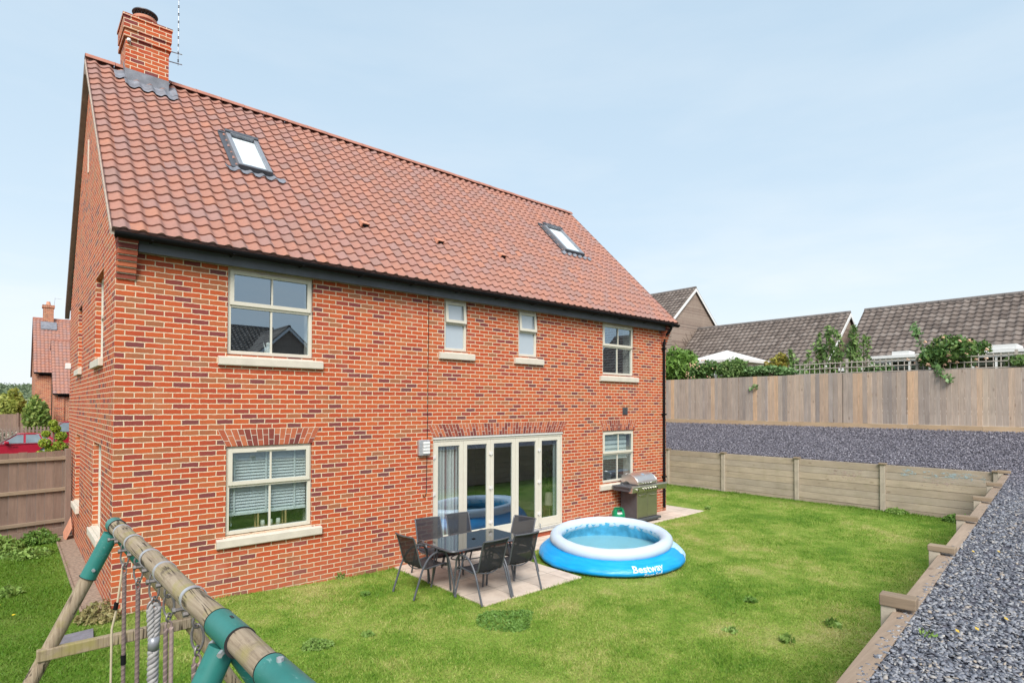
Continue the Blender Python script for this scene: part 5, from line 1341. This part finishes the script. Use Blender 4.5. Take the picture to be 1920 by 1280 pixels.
# ------------------------------------------------------------------ neighbours to the north-west
def brick_neighbour(org, x1, depth, eave, ridge_y, ridge_z, label, chimney=None):
    h = empty('brick_house', org, label, 'house'); ox, oy, oz = org
    m = MB().box(ox, ox+x1, oy, oy+depth, oz-.4, oz+eave); m.prism([(oy+.01, oz+eave), (oy+depth-.01, oz+eave), (oy+ridge_y, oz+ridge_z-.15)], ox, ox+x1, 'yz'); m.build('wall', 'far_brick', h)
    pantiles('roof_slope', ox-.1, ox+x1+.1, oy-.3, oz+eave-.02, oy+ridge_y, oz+ridge_z, .22, .29, 'clay_tile', h, seg=5)
    pantiles('roof_slope', ox-.1, ox+x1+.1, oy+2*ridge_y+.3, oz+eave-.02, oy+ridge_y, oz+ridge_z, .22, .29, 'clay_tile', h, seg=3)
    MB().tube([(ox-.1, oy+ridge_y, oz+ridge_z), (ox+x1+.1, oy+ridge_y, oz+ridge_z)], .1, 10).build('ridge_tiles', 'ridge_clay', h)
    MB().tube([(ox-.08, oy-.3, oz+eave-.03), (ox+x1+.1, oy-.3, oz+eave-.03)], .06, 8).box(ox+.2, ox+x1, oy-.14, oy-.11, oz+eave-.2, oz+eave-.05).build('gutter', 'black_plastic', h)
    MB().tube([(ox+.95, oy-.28, oz+eave-.05), (ox+.95, oy-.05, oz+eave-.4), (ox+.95, oy-.05, oz)], .05, 8).build('downpipe', 'black_plastic', h)
    if chimney:
        cx = ox+chimney; c = MB().box(cx, cx+.62, oy+ridge_y-.4, oy+ridge_y+.4, oz+ridge_z-.6, oz+ridge_z+.85).box(cx-.06, cx+.68, oy+ridge_y-.46, oy+ridge_y+.46, oz+ridge_z+.852, oz+ridge_z+1.05).build('chimney', 'far_brick', h)
        MB().lathe([(.13,0),(.15,.05),(.11,.3),(.0,.31)], (cx+.31, oy+ridge_y, oz+ridge_z+1.051), 14).build('chimney_pot', 'terracotta', c)
        MB().prism([(oy+ridge_y-1.0, oz+ridge_z-.88), (oy+ridge_y-.41, oz+ridge_z-.3), (oy+ridge_y-.41, oz+ridge_z-.22), (oy+ridge_y-1.0, oz+ridge_z-.80)], cx-.15, cx+.8, 'yz').build('flashing', 'lead', c)
        MB().tube([(cx+.62, oy+ridge_y, oz+ridge_z+.8), (cx+.7, oy+ridge_y, oz+ridge_z+1.7)], .015, 5).tube([(cx+.7, oy+ridge_y, oz+ridge_z+1.65), (cx+1.1, oy+ridge_y, oz+ridge_z+1.65)], .012, 5).build('aerial', 'galvanised', c)
    return h
brick_neighbour((.25, 43, -.1), 12, 8, 5.05, 4.0, 9.3, 'distant red brick house with a chimney and aerial, beyond the parked red cars', .5)
wg = brick_neighbour((1.2, 40.6, -.1), 6, 6.5, 3.55, 3.2, 7.45, 'lower red brick wing with a steep tiled roof in front of the distant chimney house')
MB().box(1.3, 1.75, 40.53, 40.598, -.3, 3.3).build('corner_pier', 'brick', wg)

def car(name, loc, rz, label, L=4.5, W_=1.8, H=1.46, suv=False):
    c = empty(name, loc, label, 'car', None, rz, local=True)
    hw = W_/2; bz = .30 if not suv else .36; sh = .88 if not suv else 1.0     # sill and shoulder height
    prof = [(-L/2,.55),(-L/2+.04,.74),(-L/2+.35,.80),(-L/2+1.25,sh),(L/2-.75,sh+.06),(L/2-.05,sh-.02),(L/2,.55),(L/2-.08,bz),(-L/2+.1,bz)]
    arch_x = (-L/2+.85, L/2-.85)
    n_ = len(prof); vs = []; fs = []
    for y, s in ((-hw*.93, .97), (-hw, 1), (hw, 1), (hw*.93, .97)):
        vs += [(x*s, y, .3+(z-.3)*(1 if abs(y) < hw*.99 else .93)) for x, z in prof]
    for k in range(3):
        for i in range(n_): fs.append((k*n_+i, k*n_+(i+1)%n_, (k+1)*n_+(i+1)%n_, (k+1)*n_+i))
    fs += [tuple(range(n_)), tuple(range(3*n_, 4*n_))]
    body = MB().add(vs, fs).build('body', 'car_red', c, smooth='auto', bevel=.05)
    gh = [(-L/2+1.15,sh-.04),(-L/2+1.95,H-.03),(-L/2+2.4,H),(L/2-1.35,H-.01),(L/2-.75,H-.12 if not suv else H-.06),(L/2-.25,sh+.02)]
    vs = []; g = len(gh)
    for y_s, in ((-1,), (1,)):
        for x, z in gh: t_ = (z-sh)/(H-sh); vs.append((x, y_s*(hw*.96-.17*max(0,t_)), z))
    fs = [(i, i+1, g+i+1, g+i) for i in range(g-1)]+[tuple(range(g)), tuple(range(g, 2*g))]
    MB().add(vs, fs).build('cabin', 'car_red', c, smooth='auto', bevel=.03)
    # side glass with chrome line, screens
    def side(y_s, x, z): t_ = max(0, (z-sh)/(H-sh)); return (x, y_s*(hw*.96-.17*t_+.008), z)
    zb, zt_ = sh+.05, H-.09
    for y_s in (-1, 1):
        xa, xd = -L/2+1.32, L/2-.6
        xs_t = (-L/2+1.95, L/2-1.25); xm = (xa+xd)/2-.1
        for P in ([(xa,zb),(xm-.05,zb),(xm-.05,zt_),(xs_t[0],zt_)], [(xm+.05,zb),(xd-.35,zb),(xd-.55,zt_),(xm+.05,zt_)], [(xd-.28,zb),(xd,zb+.06),(xd-.42,zt_-.02),(xd-.48,zt_)]):
            MB().add([side(y_s, *p) for p in P], [(0,1,2,3)]).build('side_window', 'car_glass', c)
        P = [(xa-.08,zb-.02),(xs_t[0]-.03,zt_+.03),(xs_t[1],zt_+.035),(xd-.3,zt_-.04),(xd+.06,zb+.05),(xd,zb-.02)]
        MB().tube([side(y_s*1.003, *p) for p in P], .012, 5, closed=True).build('window_trim', 'chrome', c)
        for hx_ in (-.15, .95): MB().box(hx_-.1, hx_+.1, y_s*hw-.012, y_s*hw+.02, sh-.13, sh-.1).build('door_handle', 'car_red', c)
        MB().box(-L/2+1.42, -L/2+1.62, y_s*(hw+.1)-.09, y_s*(hw+.1)+.09, sh+.02, sh+.16).build('mirror', 'car_red', c, bevel=.04)
        for ax_ in arch_x:
            w_ = MB().tube([(ax_, y_s*(hw-.2), .32), (ax_, y_s*(hw+.005), .32)], .325, 24).build('wheel', 'rubber', c, smooth='auto')
            MB().tube([(ax_, y_s*(hw+.004), .32), (ax_, y_s*(hw+.012), .32)], .22, 20).build('rim', 'galvanised', w_)
        MB().box(-L/2+.0, -L/2+.25, y_s*.62-.16, y_s*.62+.16, .64, .75).build('headlight', 'headlamp', c, bevel=.03)
    yw = hw*.96-.1
    MB().add([(-L/2+1.22,-yw,sh+.0),(-L/2+1.22,yw,sh+.0),(-L/2+1.93,yw-.1,H-.05),(-L/2+1.93,-yw+.1,H-.05)], [(0,1,2,3)]).build('windscreen', 'car_glass', c, xf=Matrix.Translation((-.02,0,.02)))
    return c
car('parked_car', (-.67, 33, -.3), 0, 'dark red estate car with chrome window trim parked side on beyond the left fence', 4.0, 1.75, 1.45)
car('parked_car', (1.8, 37.4, -.02), R(2), 'taller red car partly hidden behind the house corner, nose pointing left', 4.6, 1.9, 1.68, True)

def bushy(name, c, r, n, size, mat, label, cat, group=None, clumps=9, stem=None, elong=1.7, shell=.5, flowers=None, up=.2):
    c = np.array(c, float); r = np.array(r, float)
    t_ = empty(name, (c[0], c[1], c[2]-r[2]), label, cat, group); P = []
    for k in range(clumps):
        d = RNG.normal(size=3); d /= np.linalg.norm(d); cc = c+d*r*RNG.uniform(.25, .68); P.append(blob(cc, r*RNG.uniform(.32, .55), n//clumps, shell))
    P = np.concatenate(P); leaves('foliage', P, size, mat, t_, elong, up, origin=t_.location)
    m = MB(); b = Vector(t_.location)
    for k in range(7 if stem is None else stem):
        d = Vector((random.uniform(-.7,.7)*r[0], random.uniform(-.7,.7)*r[1], r[2]*random.uniform(1.0, 1.7)))
        m.tube([b, b+d*.5+Vector((0,0,.08*r[2])), b+d], [.02*r[2]+.008, .012*r[2]+.006, .004], 5)
    m.build('stem', 'bark', t_)
    if flowers:
        fm, fn_, fsz = flowers
        for k in range(fn_):
            d = RNG.normal(size=3); d /= np.linalg.norm(d); d[0] = -abs(d[0]) if random.random() < .75 else d[0]
            p = c+d*r*RNG.uniform(.75, .98); m = MB(); m.lathe([(.0,-.3*fsz),(.3*fsz,-.12*fsz),(.34*fsz,.1*fsz),(.18*fsz,.24*fsz),(.0,.26*fsz)], p, 8)
            for q in range(5):
                a = q*math.pi/2.5+random.random()
                m.lathe([(.0,-.16*fsz),(.24*fsz,-.08*fsz),(.30*fsz,.05*fsz),(.16*fsz,.18*fsz),(.0,.2*fsz)], p+np.array([fsz*.3*math.cos(a), fsz*.3*math.sin(a), fsz*.25*math.sin(a*2+q)]), 6)
            m.build('flower', fm, t_)
    return t_
# topiary: balls of clipped foliage on one stem
tp = empty('topiary_tree', (-.22, 8.5, -.1), 'cloud pruned yellow green topiary conifer behind the left fence by the house wall', 'topiary')
Pp = []
for (dx_, dy_, z_, r_) in ((-.02,0,2.30,.085),(.03,0,2.17,.10),(-.15,.02,2.05,.085),(.13,-.02,1.99,.12),(-.17,0,1.84,.12),(.10,-.06,1.76,.13),(.27,0,1.66,.10),(-.05,.03,1.66,.12),(-.25,0,1.55,.12),(.18,0,1.5,.12),(0,-.05,1.48,.12)):
    Pp.append(blob((-.22+dx_, 8.5+dy_, z_), (r_,r_,r_*.9), 420, .75))
leaves('foliage', np.concatenate(Pp), .03, 'topiary_leaf', tp, 1.8, .4, origin=tp.location)
MB().tube([(-.22,8.5,-.1),(-.24,8.5,1.2),(-.21,8.5,2.2)], [.05,.035,.012], 8).build('trunk', 'bark', tp)
bushy('hedge_bush', (.32, 39.3, 1.6), (.85, 1.0, 2.0), 5200, .15, 'hedge_leaf', 'dense green bush growing against the front of the distant chimney house', 'bush', clumps=14)
bushy('garden_tree', (-.75, 50.5, 2.5), (1.05, 1.0, 1.6), 3000, .22, 'tree_leaf', 'round yellow green tree beyond the distant fence on the left edge', 'tree', clumps=12)
bushy('garden_tree', (-2.0, 58, 1.6), (1.1, 1.2, 1.7), 2600, .25, 'shrub_leaf', 'grey green tree standing farthest left behind the distant fence', 'tree', clumps=10)
bushy('grass_clump', (-1.35, 36.2, .7), (.75, .6, .8), 1500, .1, 'pale_grass', 'pale feathery grasses between the red car and the picket fence', 'grass clump', clumps=9, elong=5, up=1.6, stem=0)
pk = empty('picket_fence', (-1, 35, 0), 'low brown picket fence in front of the distant brick houses', 'fence')
m = MB(); x_ = -3.6
while x_ < 1.0: m.box(x_, x_+.09, 34.98, 35.0, .1, 1.42+.02*math.sin(x_*9)); x_ += .17
m.build('pale', 'old_fence', pk); m = MB()
for z_ in (.5, 1.15): m.box(-3.6, 1.0, 35.002, 35.04, z_, z_+.08)
m.build('rail', 'old_fence', pk)
ff = empty('board_fence', (-4, 46, 0), 'distant grey brown board fence below the hills on the far left', 'fence')
for (a, b) in ((-12, -4.2), (-4.15, -.68), (-.56, .2)):
    m = MB(); x_ = a
    while x_ < b: m.box(x_, min(b, x_+.145), 46+random.uniform(-.004,.004), 46.02, -.2, 2.02+random.uniform(-.01,.01)); x_ += .15
    m.build('board_panel', 'old_fence', ff)
for x_ in (-4.175, -.62): MB().box(x_-.06, x_+.06, 45.9, 45.995, -.2, 2.1).build('post', 'old_fence', ff)

# hills far away, with woods on them
vs = []; fs = []; nx, ny = 70, 10
for j in range(ny+1):
    for i in range(nx+1):
        x = -700+1000*i/nx; t_ = j/ny; y = 260+520*t_
        h_ = (math.sin(math.pi*min(1,t_*1.02)*.5)**1.6)*(15+4*math.sin(x*.011+.5)+2.5*math.sin(x*.031+1)+1.2*math.sin(x*.07))
        vs.append((x, y, -.4+h_))
for j in range(ny):
    for i in range(nx): a = j*(nx+1)+i; fs.append((a, a+1, a+nx+2, a+nx+1))
tag(MB().add(vs, fs).build('hills', 'hill_green', smooth=True), kind='structure')
P = []
for k in range(240):
    x = RNG.uniform(-260, 60); t_ = RNG.choice([.35, .55, .75, .95])+RNG.uniform(-.04, .04); y = 260+520*t_
    h_ = (math.sin(math.pi*min(1,t_)*.5)**1.6)*(15+4*math.sin(x*.011+.5)+2.5*math.sin(x*.031+1))
    P.append(blob((x, y, h_+1.2), (RNG.uniform(5,12), 4, RNG.uniform(2,3.6)), 130, .3))
tag(leaves('distant_wood', np.concatenate(P), 1.3, 'far_leaf', None, 1.3), 'far off belts of dark trees along the hills', 'wood', kind='stuff')
P = np.concatenate([blob((RNG.uniform(-60, 3), RNG.uniform(62, 150), .6), (RNG.uniform(2,5), 2.5, RNG.uniform(1.6,3.2)), 220, .3) for k in range(70)])
tag(leaves('distant_hedges', P, .42, 'hedge_leaf', None, 1.5), 'rough hedgerow greenery between the distant fence and the hills', 'hedgerow', kind='stuff')

# ------------------------------------------------------------------ neighbours to the east (roofs over the fence)
def east_house(org, length, half, eave, ridge, label, wall='buff_brick', barge=True, back=True):
    h = empty('tiled_house', org, label, 'house', None, R(-90), local=True)
    pantiles('roof_slope', -length, 0, -.35, eave-.35*(ridge-eave)/half, half, ridge, .27, .30, 'concrete_tile', h, seg=8, amp=1.0, step=.042)
    pantiles('roof_slope', -length, 0, 2*half+.35, eave-.35*(ridge-eave)/half, half, ridge, .30, .34, 'concrete_tile', h, seg=3, amp=.8)
    m = MB(); x_ = -length
    while x_ < -.01: m.tube([(x_+.006, half, ridge+.0), (min(0, x_+.45)-.006, half, ridge+.0)], .11, 10); x_ += .45
    m.build('ridge_tiles', 'dark_ridge', h)
    m = MB().box(-length+.1, -.1, 0, 2*half, -.4, eave); m.prism([(0, eave), (2*half, eave), (half, ridge-.12)], -length+.1, -.1, 'yz'); m.build('wall', wall, h)
    k = (ridge-eave)/half
    m = MB().prism([(-.35, eave-.35*k-.20), (-.35, eave-.35*k-.02), (half, ridge-.02), (half, ridge-.20)], -.001, .03, 'yz').prism([(2*half+.35, eave-.35*k-.20), (2*half+.35, eave-.35*k-.02), (half, ridge-.02), (half, ridge-.20)], -.001, .03, 'yz')
    m.build('barge_board', 'white_paint', h)
    MB().box(-length, 0, -.42, -.36, eave-.35*k-.18, eave-.35*k-.03).build('gutter', 'white_paint', h)
    for x_ in np.arange(-length+1.2, -1.5, 3.1): MB().frame(x_, x_+1.4, .9, 2.1, .07, -.03, -.001).box(x_+.66, x_+.74, -.028, -.001, .971, 2.029).build('window', 'white_paint', h)
    return h
HA = east_house((27.54, 9.46, 2.02), 10, 2.47, 5.75, 7.81, 'tall brown tiled house end with white barge boards and bare stems on its gable')
east_house((27.0, 1.03, 2.02), 8.3, 3.0, 2.75, 5.30, 'long low brown tiled bungalow roof between the gabled house and the nearest roof')
east_house((27.0, .42, 2.02), 16, 3.0, 2.75, 5.33, 'nearest dark brown tiled roof on the right, above the roses').scale = (-1, 1, 1)
for org, ln, half, ev, rd, rz_, lb in (((-3, -27, 1.25), 15.2, 3.2, 4.5, 6.55, 180, 'dark roofed house behind the viewpoint, seen only reflected in the upper left window'),
        ((13.5, -24.5, 1.25), 9, 2.3, 3.9, 6.05, 90, 'gabled house behind the viewpoint, reflected at the right of the upper left window')):
    h_ = east_house((0,0,0), ln, half, ev, rd, lb); h_.location = org; h_.rotation_euler = (0,0,R(rz_))
# bare creeper on the gable of the tall house
cr = MB(); rs = random.Random(11)
for k in range(26):
    p = Vector((32.4-rs.random()*1.2, 9.545, 2.5)); pts = [p.copy()]; a = rs.uniform(100, 165)
    for q in range(16):
        a += rs.uniform(-16, 16); p = p+Vector((math.cos(R(a))*.33, 0, math.sin(R(a))*.33)); 
        lim = 9.7-abs(p.x-30)*.83
        if p.z > lim-.2: break
        pts.append(p.copy())
    if len(pts) > 2: cr.tube(pts, [.022*(1-i/len(pts))+.006 for i in range(len(pts))], 4)
tag(cr.build('climbing_plant', 'bark', None, origin=(31.5, 9.545, 2.02)), 'bare brown creeper stems spreading over the tall gable wall', 'creeper')
# white conservatory and garden canopy seen over the fence
cv = empty('conservatory', (25.2, -3.9, 2.02), 'white framed conservatory low behind the fence and trellis on the right', 'conservatory')
m = MB()
for y_ in np.arange(-6.6, -1.6, .62): m.box(23.98, 24.06, y_-.03, y_+.03, 2.02, 4.5)
m.box(23.96, 24.08, -6.7, -1.6, 4.42, 4.55).box(23.97, 24.07, -6.7, -1.6, 3.0, 3.06).box(23.975, 24.065, -6.7, -1.6, 2.02, 2.6); m.build('frame', 'white_paint', cv)
m = MB()
for y_ in np.arange(-6.6, -2.2, .62): m.box(24.01, 24.02, y_+.035, y_+.585, 2.62, 4.4)
m.build('pane', 'conservatory_glass', cv)
MB().prism([(23.85, 4.553), (26.9, 4.62), (26.9, 4.74), (23.85, 4.66)], -6.75, -1.55, 'xz').build('roof', 'white_paint', cv)
MB().box(23.9, 24.6, -2.9, -2.35, 4.665, 4.80).build('roof_vent', 'white_paint', cv); MB().box(23.9, 25.2, -5.9, -5.0, 4.67, 4.82).build('roof_vent', 'white_paint', cv)
gz = empty('garden_canopy', (24.3, 4.5, 2.02), 'white pyramid canopy roof peeking over the fence behind the rose bush', 'canopy')
m = MB().add([(23.0,3.1,4.82),(23.0,5.9,4.82),(25.8,5.9,4.82),(25.8,3.1,4.82),(24.4,4.5,5.36),(23.0,3.1,4.70),(23.0,5.9,4.70),(25.8,5.9,4.70),(25.8,3.1,4.70)], [(0,1,4),(1,2,4),(2,3,4),(3,0,4),(0,5,6,1),(1,6,7,2),(2,7,8,3),(3,8,5,0)]); m.build('roof', 'render_pale', gz)
for x_, y_ in ((23.1,3.2),(23.1,5.8),(25.7,3.2),(25.7,5.8)): MB().box(x_-.04, x_+.04, y_-.04, y_+.04, 2.02, 4.69).build('post', 'white_paint', gz)
# planting along the fence
bushy('conifer_hedge', (20.95, 4.9, 4.2), (.65, 1.25, 1.25), 5200, .085, 'conifer_leaf', 'bright green feathery conifer beside the house corner above the fence', 'conifer', clumps=16, elong=3.2, up=.9)
bushy('rose_bush', (20.5, 3.45, 4.08), (.6, .85, .62), 2300, .075, 'rose_leaf', 'rose bush full of small apricot flowers spilling over the fence beside the conifer', 'rose bush', clumps=12, flowers=('petal_apricot', 60, .055))
bushy('climbing_plant', (20.35, 2.0, 4.15), (.45, .8, .6), 2200, .08, 'shrub_leaf', 'dark leafy climber between the rose bush and the pale ivy', 'climber', clumps=9)
bushy('ivy_plant', (20.2, .6, 4.0), (.4, 1.15, .30), 2400, .085, 'ivy_leaf', 'pale green ivy lying along the top of the fence', 'ivy', clumps=14, elong=1.2)
bushy('shrub', (21.1, .7, 4.35), (.5, .62, .42), 1000, .07, 'yellow_leaf', 'yellow green shrub showing above the pale ivy', 'shrub', clumps=8)
def loose(name, c, h, w, n, label, mat='shrub_leaf'):
    t_ = empty(name, (c[0], c[1], 2.02), label, 'shrub'); P = []; m = MB()
    for k in range(9):
        b = Vector((c[0]+random.uniform(-.15,.15), c[1]+random.uniform(-.3,.3)*w, 2.02)); tp_ = Vector((c[0]+random.uniform(-.4,.4)*w, c[1]+random.uniform(-1,1)*w, h-random.random()**1.5*.9)); 
        pts = [b.lerp(tp_, s)+Vector((.1*math.sin(s*5+k), .12*math.sin(s*4+k*2), .12*math.sin(s*3))) for s in np.linspace(0,1,7)]
        m.tube(pts, [.02*(1-i/8)+.004 for i in range(7)], 5)
        for q in range(n//9):
            s = RNG.random()**.6; i = min(5, int(s*6)); p = pts[i].lerp(pts[i+1], s*6-i); P.append(np.array(p)+RNG.normal(size=3)*np.array([.17,.2,.15])*(1.15-s))
    leaves('foliage', np.array(P), .085, mat, t_, 2.2, .3, origin=t_.location); m.build('stem', 'bark', t_)
loose('shrub', (21.0, -.35, 0), 4.95, .75, 800, 'loose leafy shrub left of the two taller ones behind the trellis')
loose('shrub', (21.0, -1.25, 0), 5.62, .5, 800, 'tall pointed shrub in the middle behind the trellis')
loose('shrub', (21.0, -2.05, 0), 5.58, .5, 800, 'tall airy shrub right of the pointed one, in front of the roof gap')
bushy('rose_bush', (20.55, -4.75, 4.30), (.6, 1.1, .6), 5200, .075, 'rose_leaf', 'wide rose bush with large pale apricot blooms over the trellis on the right', 'rose bush', clumps=14, flowers=('petal_apricot', 30, .10))
def vine(label, pts, n, spread=.05, mat='ivy_leaf'):
    m = MB(); P = [Vector(p) for p in pts]; t_ = empty('vine_shoot', pts[0], label, 'vine'); m.tube(P, .008, 5); m.build('stem', 'bark', t_); L_ = []
    for q in range(n):
        s = random.random()*(len(P)-1); i = min(len(P)-2, int(s)); L_.append(np.array(P[i].lerp(P[i+1], s-i))+RNG.normal(size=3)*spread)
    leaves('foliage', np.array(L_), .085, mat, t_, 1.5, 0, origin=t_.location)
vine('tall vine shoot reaching up left of the wide rose bush', [(20.5,-4.2,4.0),(20.5,-4.1,4.6),(20.5,-3.95,5.0),(20.5,-3.85,5.32)], 110, .06)
vine('vine shoot hanging down over the face of the pale fence', [(20.3,-4.5,4.1),(19.95,-4.6,3.9),(19.93,-4.7,3.72),(19.93,-4.95,3.48)], 80, .05)
vine('small green sprig poking through the pale fence boards', [(20.05,1.2,3.40),(19.9,1.1,3.42),(19.88,.9,3.46)], 30, .04)
bushy('climbing_plant', (20.4, -6.4, 4.0), (.3, .5, .3), 500, .08, 'shrub_leaf', 'dark green climber at the right hand end of the trellis', 'climber', clumps=6)
bushy('climbing_plant', (20.45, -2.9, 3.9), (.25, .55, .28), 420, .07, 'ivy_leaf', 'thin pale climber on the middle of the trellis', 'climber', clumps=6, flowers=('petal_white', 12, .05))

# ------------------------------------------------------------------ weeds
def weed(x, y, r, h, n, size, label, mat='weed_leaf', name='weed', z=None, flowers=None, grp=None, elong=2.4):
    r *= .85; h *= .75; size *= .72; n = int(n*1.2)
    z = zg(x, y) if z is None else z; t_ = empty(name, (x, y, z), label, 'weed', grp)
    a = RNG.uniform(0, 2*np.pi, n); q = r*np.sqrt(RNG.random(n))
    P = np.stack([x+q*np.cos(a), y+q*np.sin(a), z+.012+h*RNG.random(n)*(1-(q/r)**2*.7)], 1)
    P[:,0] += .12*r*np.sin(a*3+x*5); P[:,1] += .16*r*np.sin(a*2+y*3)
    leaves('foliage', P, size, mat, t_, elong, .35, origin=t_.location)
    if flowers:
        m = MB()
        for k in range(flowers[1]):
            p = Vector((x+random.uniform(-r,r), y+random.uniform(-r,r), z+h+.02)); m.lathe([(.0,.012),(.018,.006),(.014,.0),(.0,-.004)], p, 8)
        m.build('flowers', flowers[0], t_)
    return t_
A_ = adj
for (x, y, r, h, n, s, lb, mt_) in [
    (*A_(3.87,-3.43),   .46, .022, 1300, .034, 'dark green clover patch in the lawn beside the patio corner', 'clover_leaf'),
    (*A_(1.60,-2.78), .19, .07, 420, .035, 'leafy weed patch in the lawn right of the near swing leg', 'weed_leaf'),
    (*A_(2.21,-2.81), .09, .05, 120, .03, 'small leafy weed in the lawn between the swing beam and the clover', 'weed_leaf'),
    (*A_(5.92,-6.12), .11, .08, 34, .07, 'broad leaved rosette weed nearest the foreground cap of the retaining wall', 'weed_leaf'),
    (*A_(6.85,-6.28), .11, .08, 36, .07, 'pale rosette weed in the lawn under the wall', 'weed_leaf'),
    (*A_(6.94,-5.18), .10, .07, 60, .05, 'dark small weed in the middle of the lawn right of the pool', 'clover_leaf'),
    (*A_(5.71,-5.52), .10, .05, 50, .04, 'flat weed in the open lawn below the pool lettering', 'weed_leaf'),
    (*A_(1.61,-.10), .10, .28, 160, .035, 'upright weed against the house wall under the lower left window', 'weed_leaf'),
    (*A_(1.93,-.09), .10, .33, 190, .035, 'taller upright weed against the house wall, right of its neighbour', 'weed_leaf'),
    (*A_(2.95,-.35), .12, .16, 140, .035, 'low weed by the foot of the wall right of the lower left window', 'weed_leaf'),
    (*A_(2.9,-1.38), .09, .06, 50, .04, 'small rosette weed in the grass left of the patio chairs', 'clover_leaf'),
    (*A_(1.1,-.07), .16, .2, 220, .035, 'dry low weeds at the wall foot left of the upright pair', 'dry_weed_leaf'),
    (16.43, -4.45, .28, .16, 420, .05, 'leafy weeds at the foot of the far retaining wall beside its middle post', 'weed_leaf'),
    (16.3, -5.75, .40, .22, 600, .05, 'dark weeds in the far corner of the lawn under the wall end', 'clover_leaf'),
    (*A_(12.93,-1.06), .10, .12, 70, .05, 'weed growing at the far corner of the paving strip', 'weed_leaf'),
    (-.12, .02, .30, .30, 650, .04, 'dry brown weed clump at the front corner of the gable wall', 'dry_weed_leaf'),
    (-1.2, 5.35, .45, .42, 900, .06, 'large leafy weeds growing under the left fence', 'weed_leaf'),
    (-.55, 5.75, .36, .38, 800, .05, 'dark leafy weeds under the fence nearest the house wall', 'clover_leaf'),
    (-2.0, 5.0, .46, .5, 900, .06, 'dark weeds under the fence at the left picture edge', 'clover_leaf'),
    (-.75, 4.6, .40, .20, 420, .055, 'pale broad leaved weeds in the grass in front of the left fence', 'weed_leaf'),
    (-1.05, 2.0, .22, .16, 150, .06, 'grey green weed in the shady grass beside the gable', 'weed_leaf'),
    (3.72, -7.98, .06, .06, 18, .024, 'tiny weed growing in the slate by the nearest wall cap', 'weed_leaf')]:
    weed(x, y, r, h, n, s, lb, mt_, z=1.19 if y < -7.7 else None)
m = MB()
for k in range(9):
    x, y = [(-1.3,1.2),(-1.1,1.35),(-1.5,.9),(-.95,.75),(-1.25,.55),(-.2,-.95),(-.1,-1.05),(.05,-.98),(-1.6,2.1)][k]
    m.lathe([(.0,.012),(.02,.006),(.015,.0),(.0,-.004)], (x, y, zg(x)+.055), 8)
tag(m.build('yellow_flowers', 'petal_yellow', None), 'scattered yellow dandelion heads in the shady grass left of the house', 'dandelion', kind='stuff')
m = MB()
for (x, y) in ((3.9,-8.12),(4.05,-8.2),(4.45,-8.3),(6.7,-7.72),(6.9,-7.9)):
    m.obox((x, y, 1.225), (.014,.004,.003), (-.003,.010,.004), (0,0,.0012))
tag(m.build('fallen_leaves', 'dry_leaf', None), 'a few small yellow fallen leaves lying on the slate', 'leaves', kind='stuff')
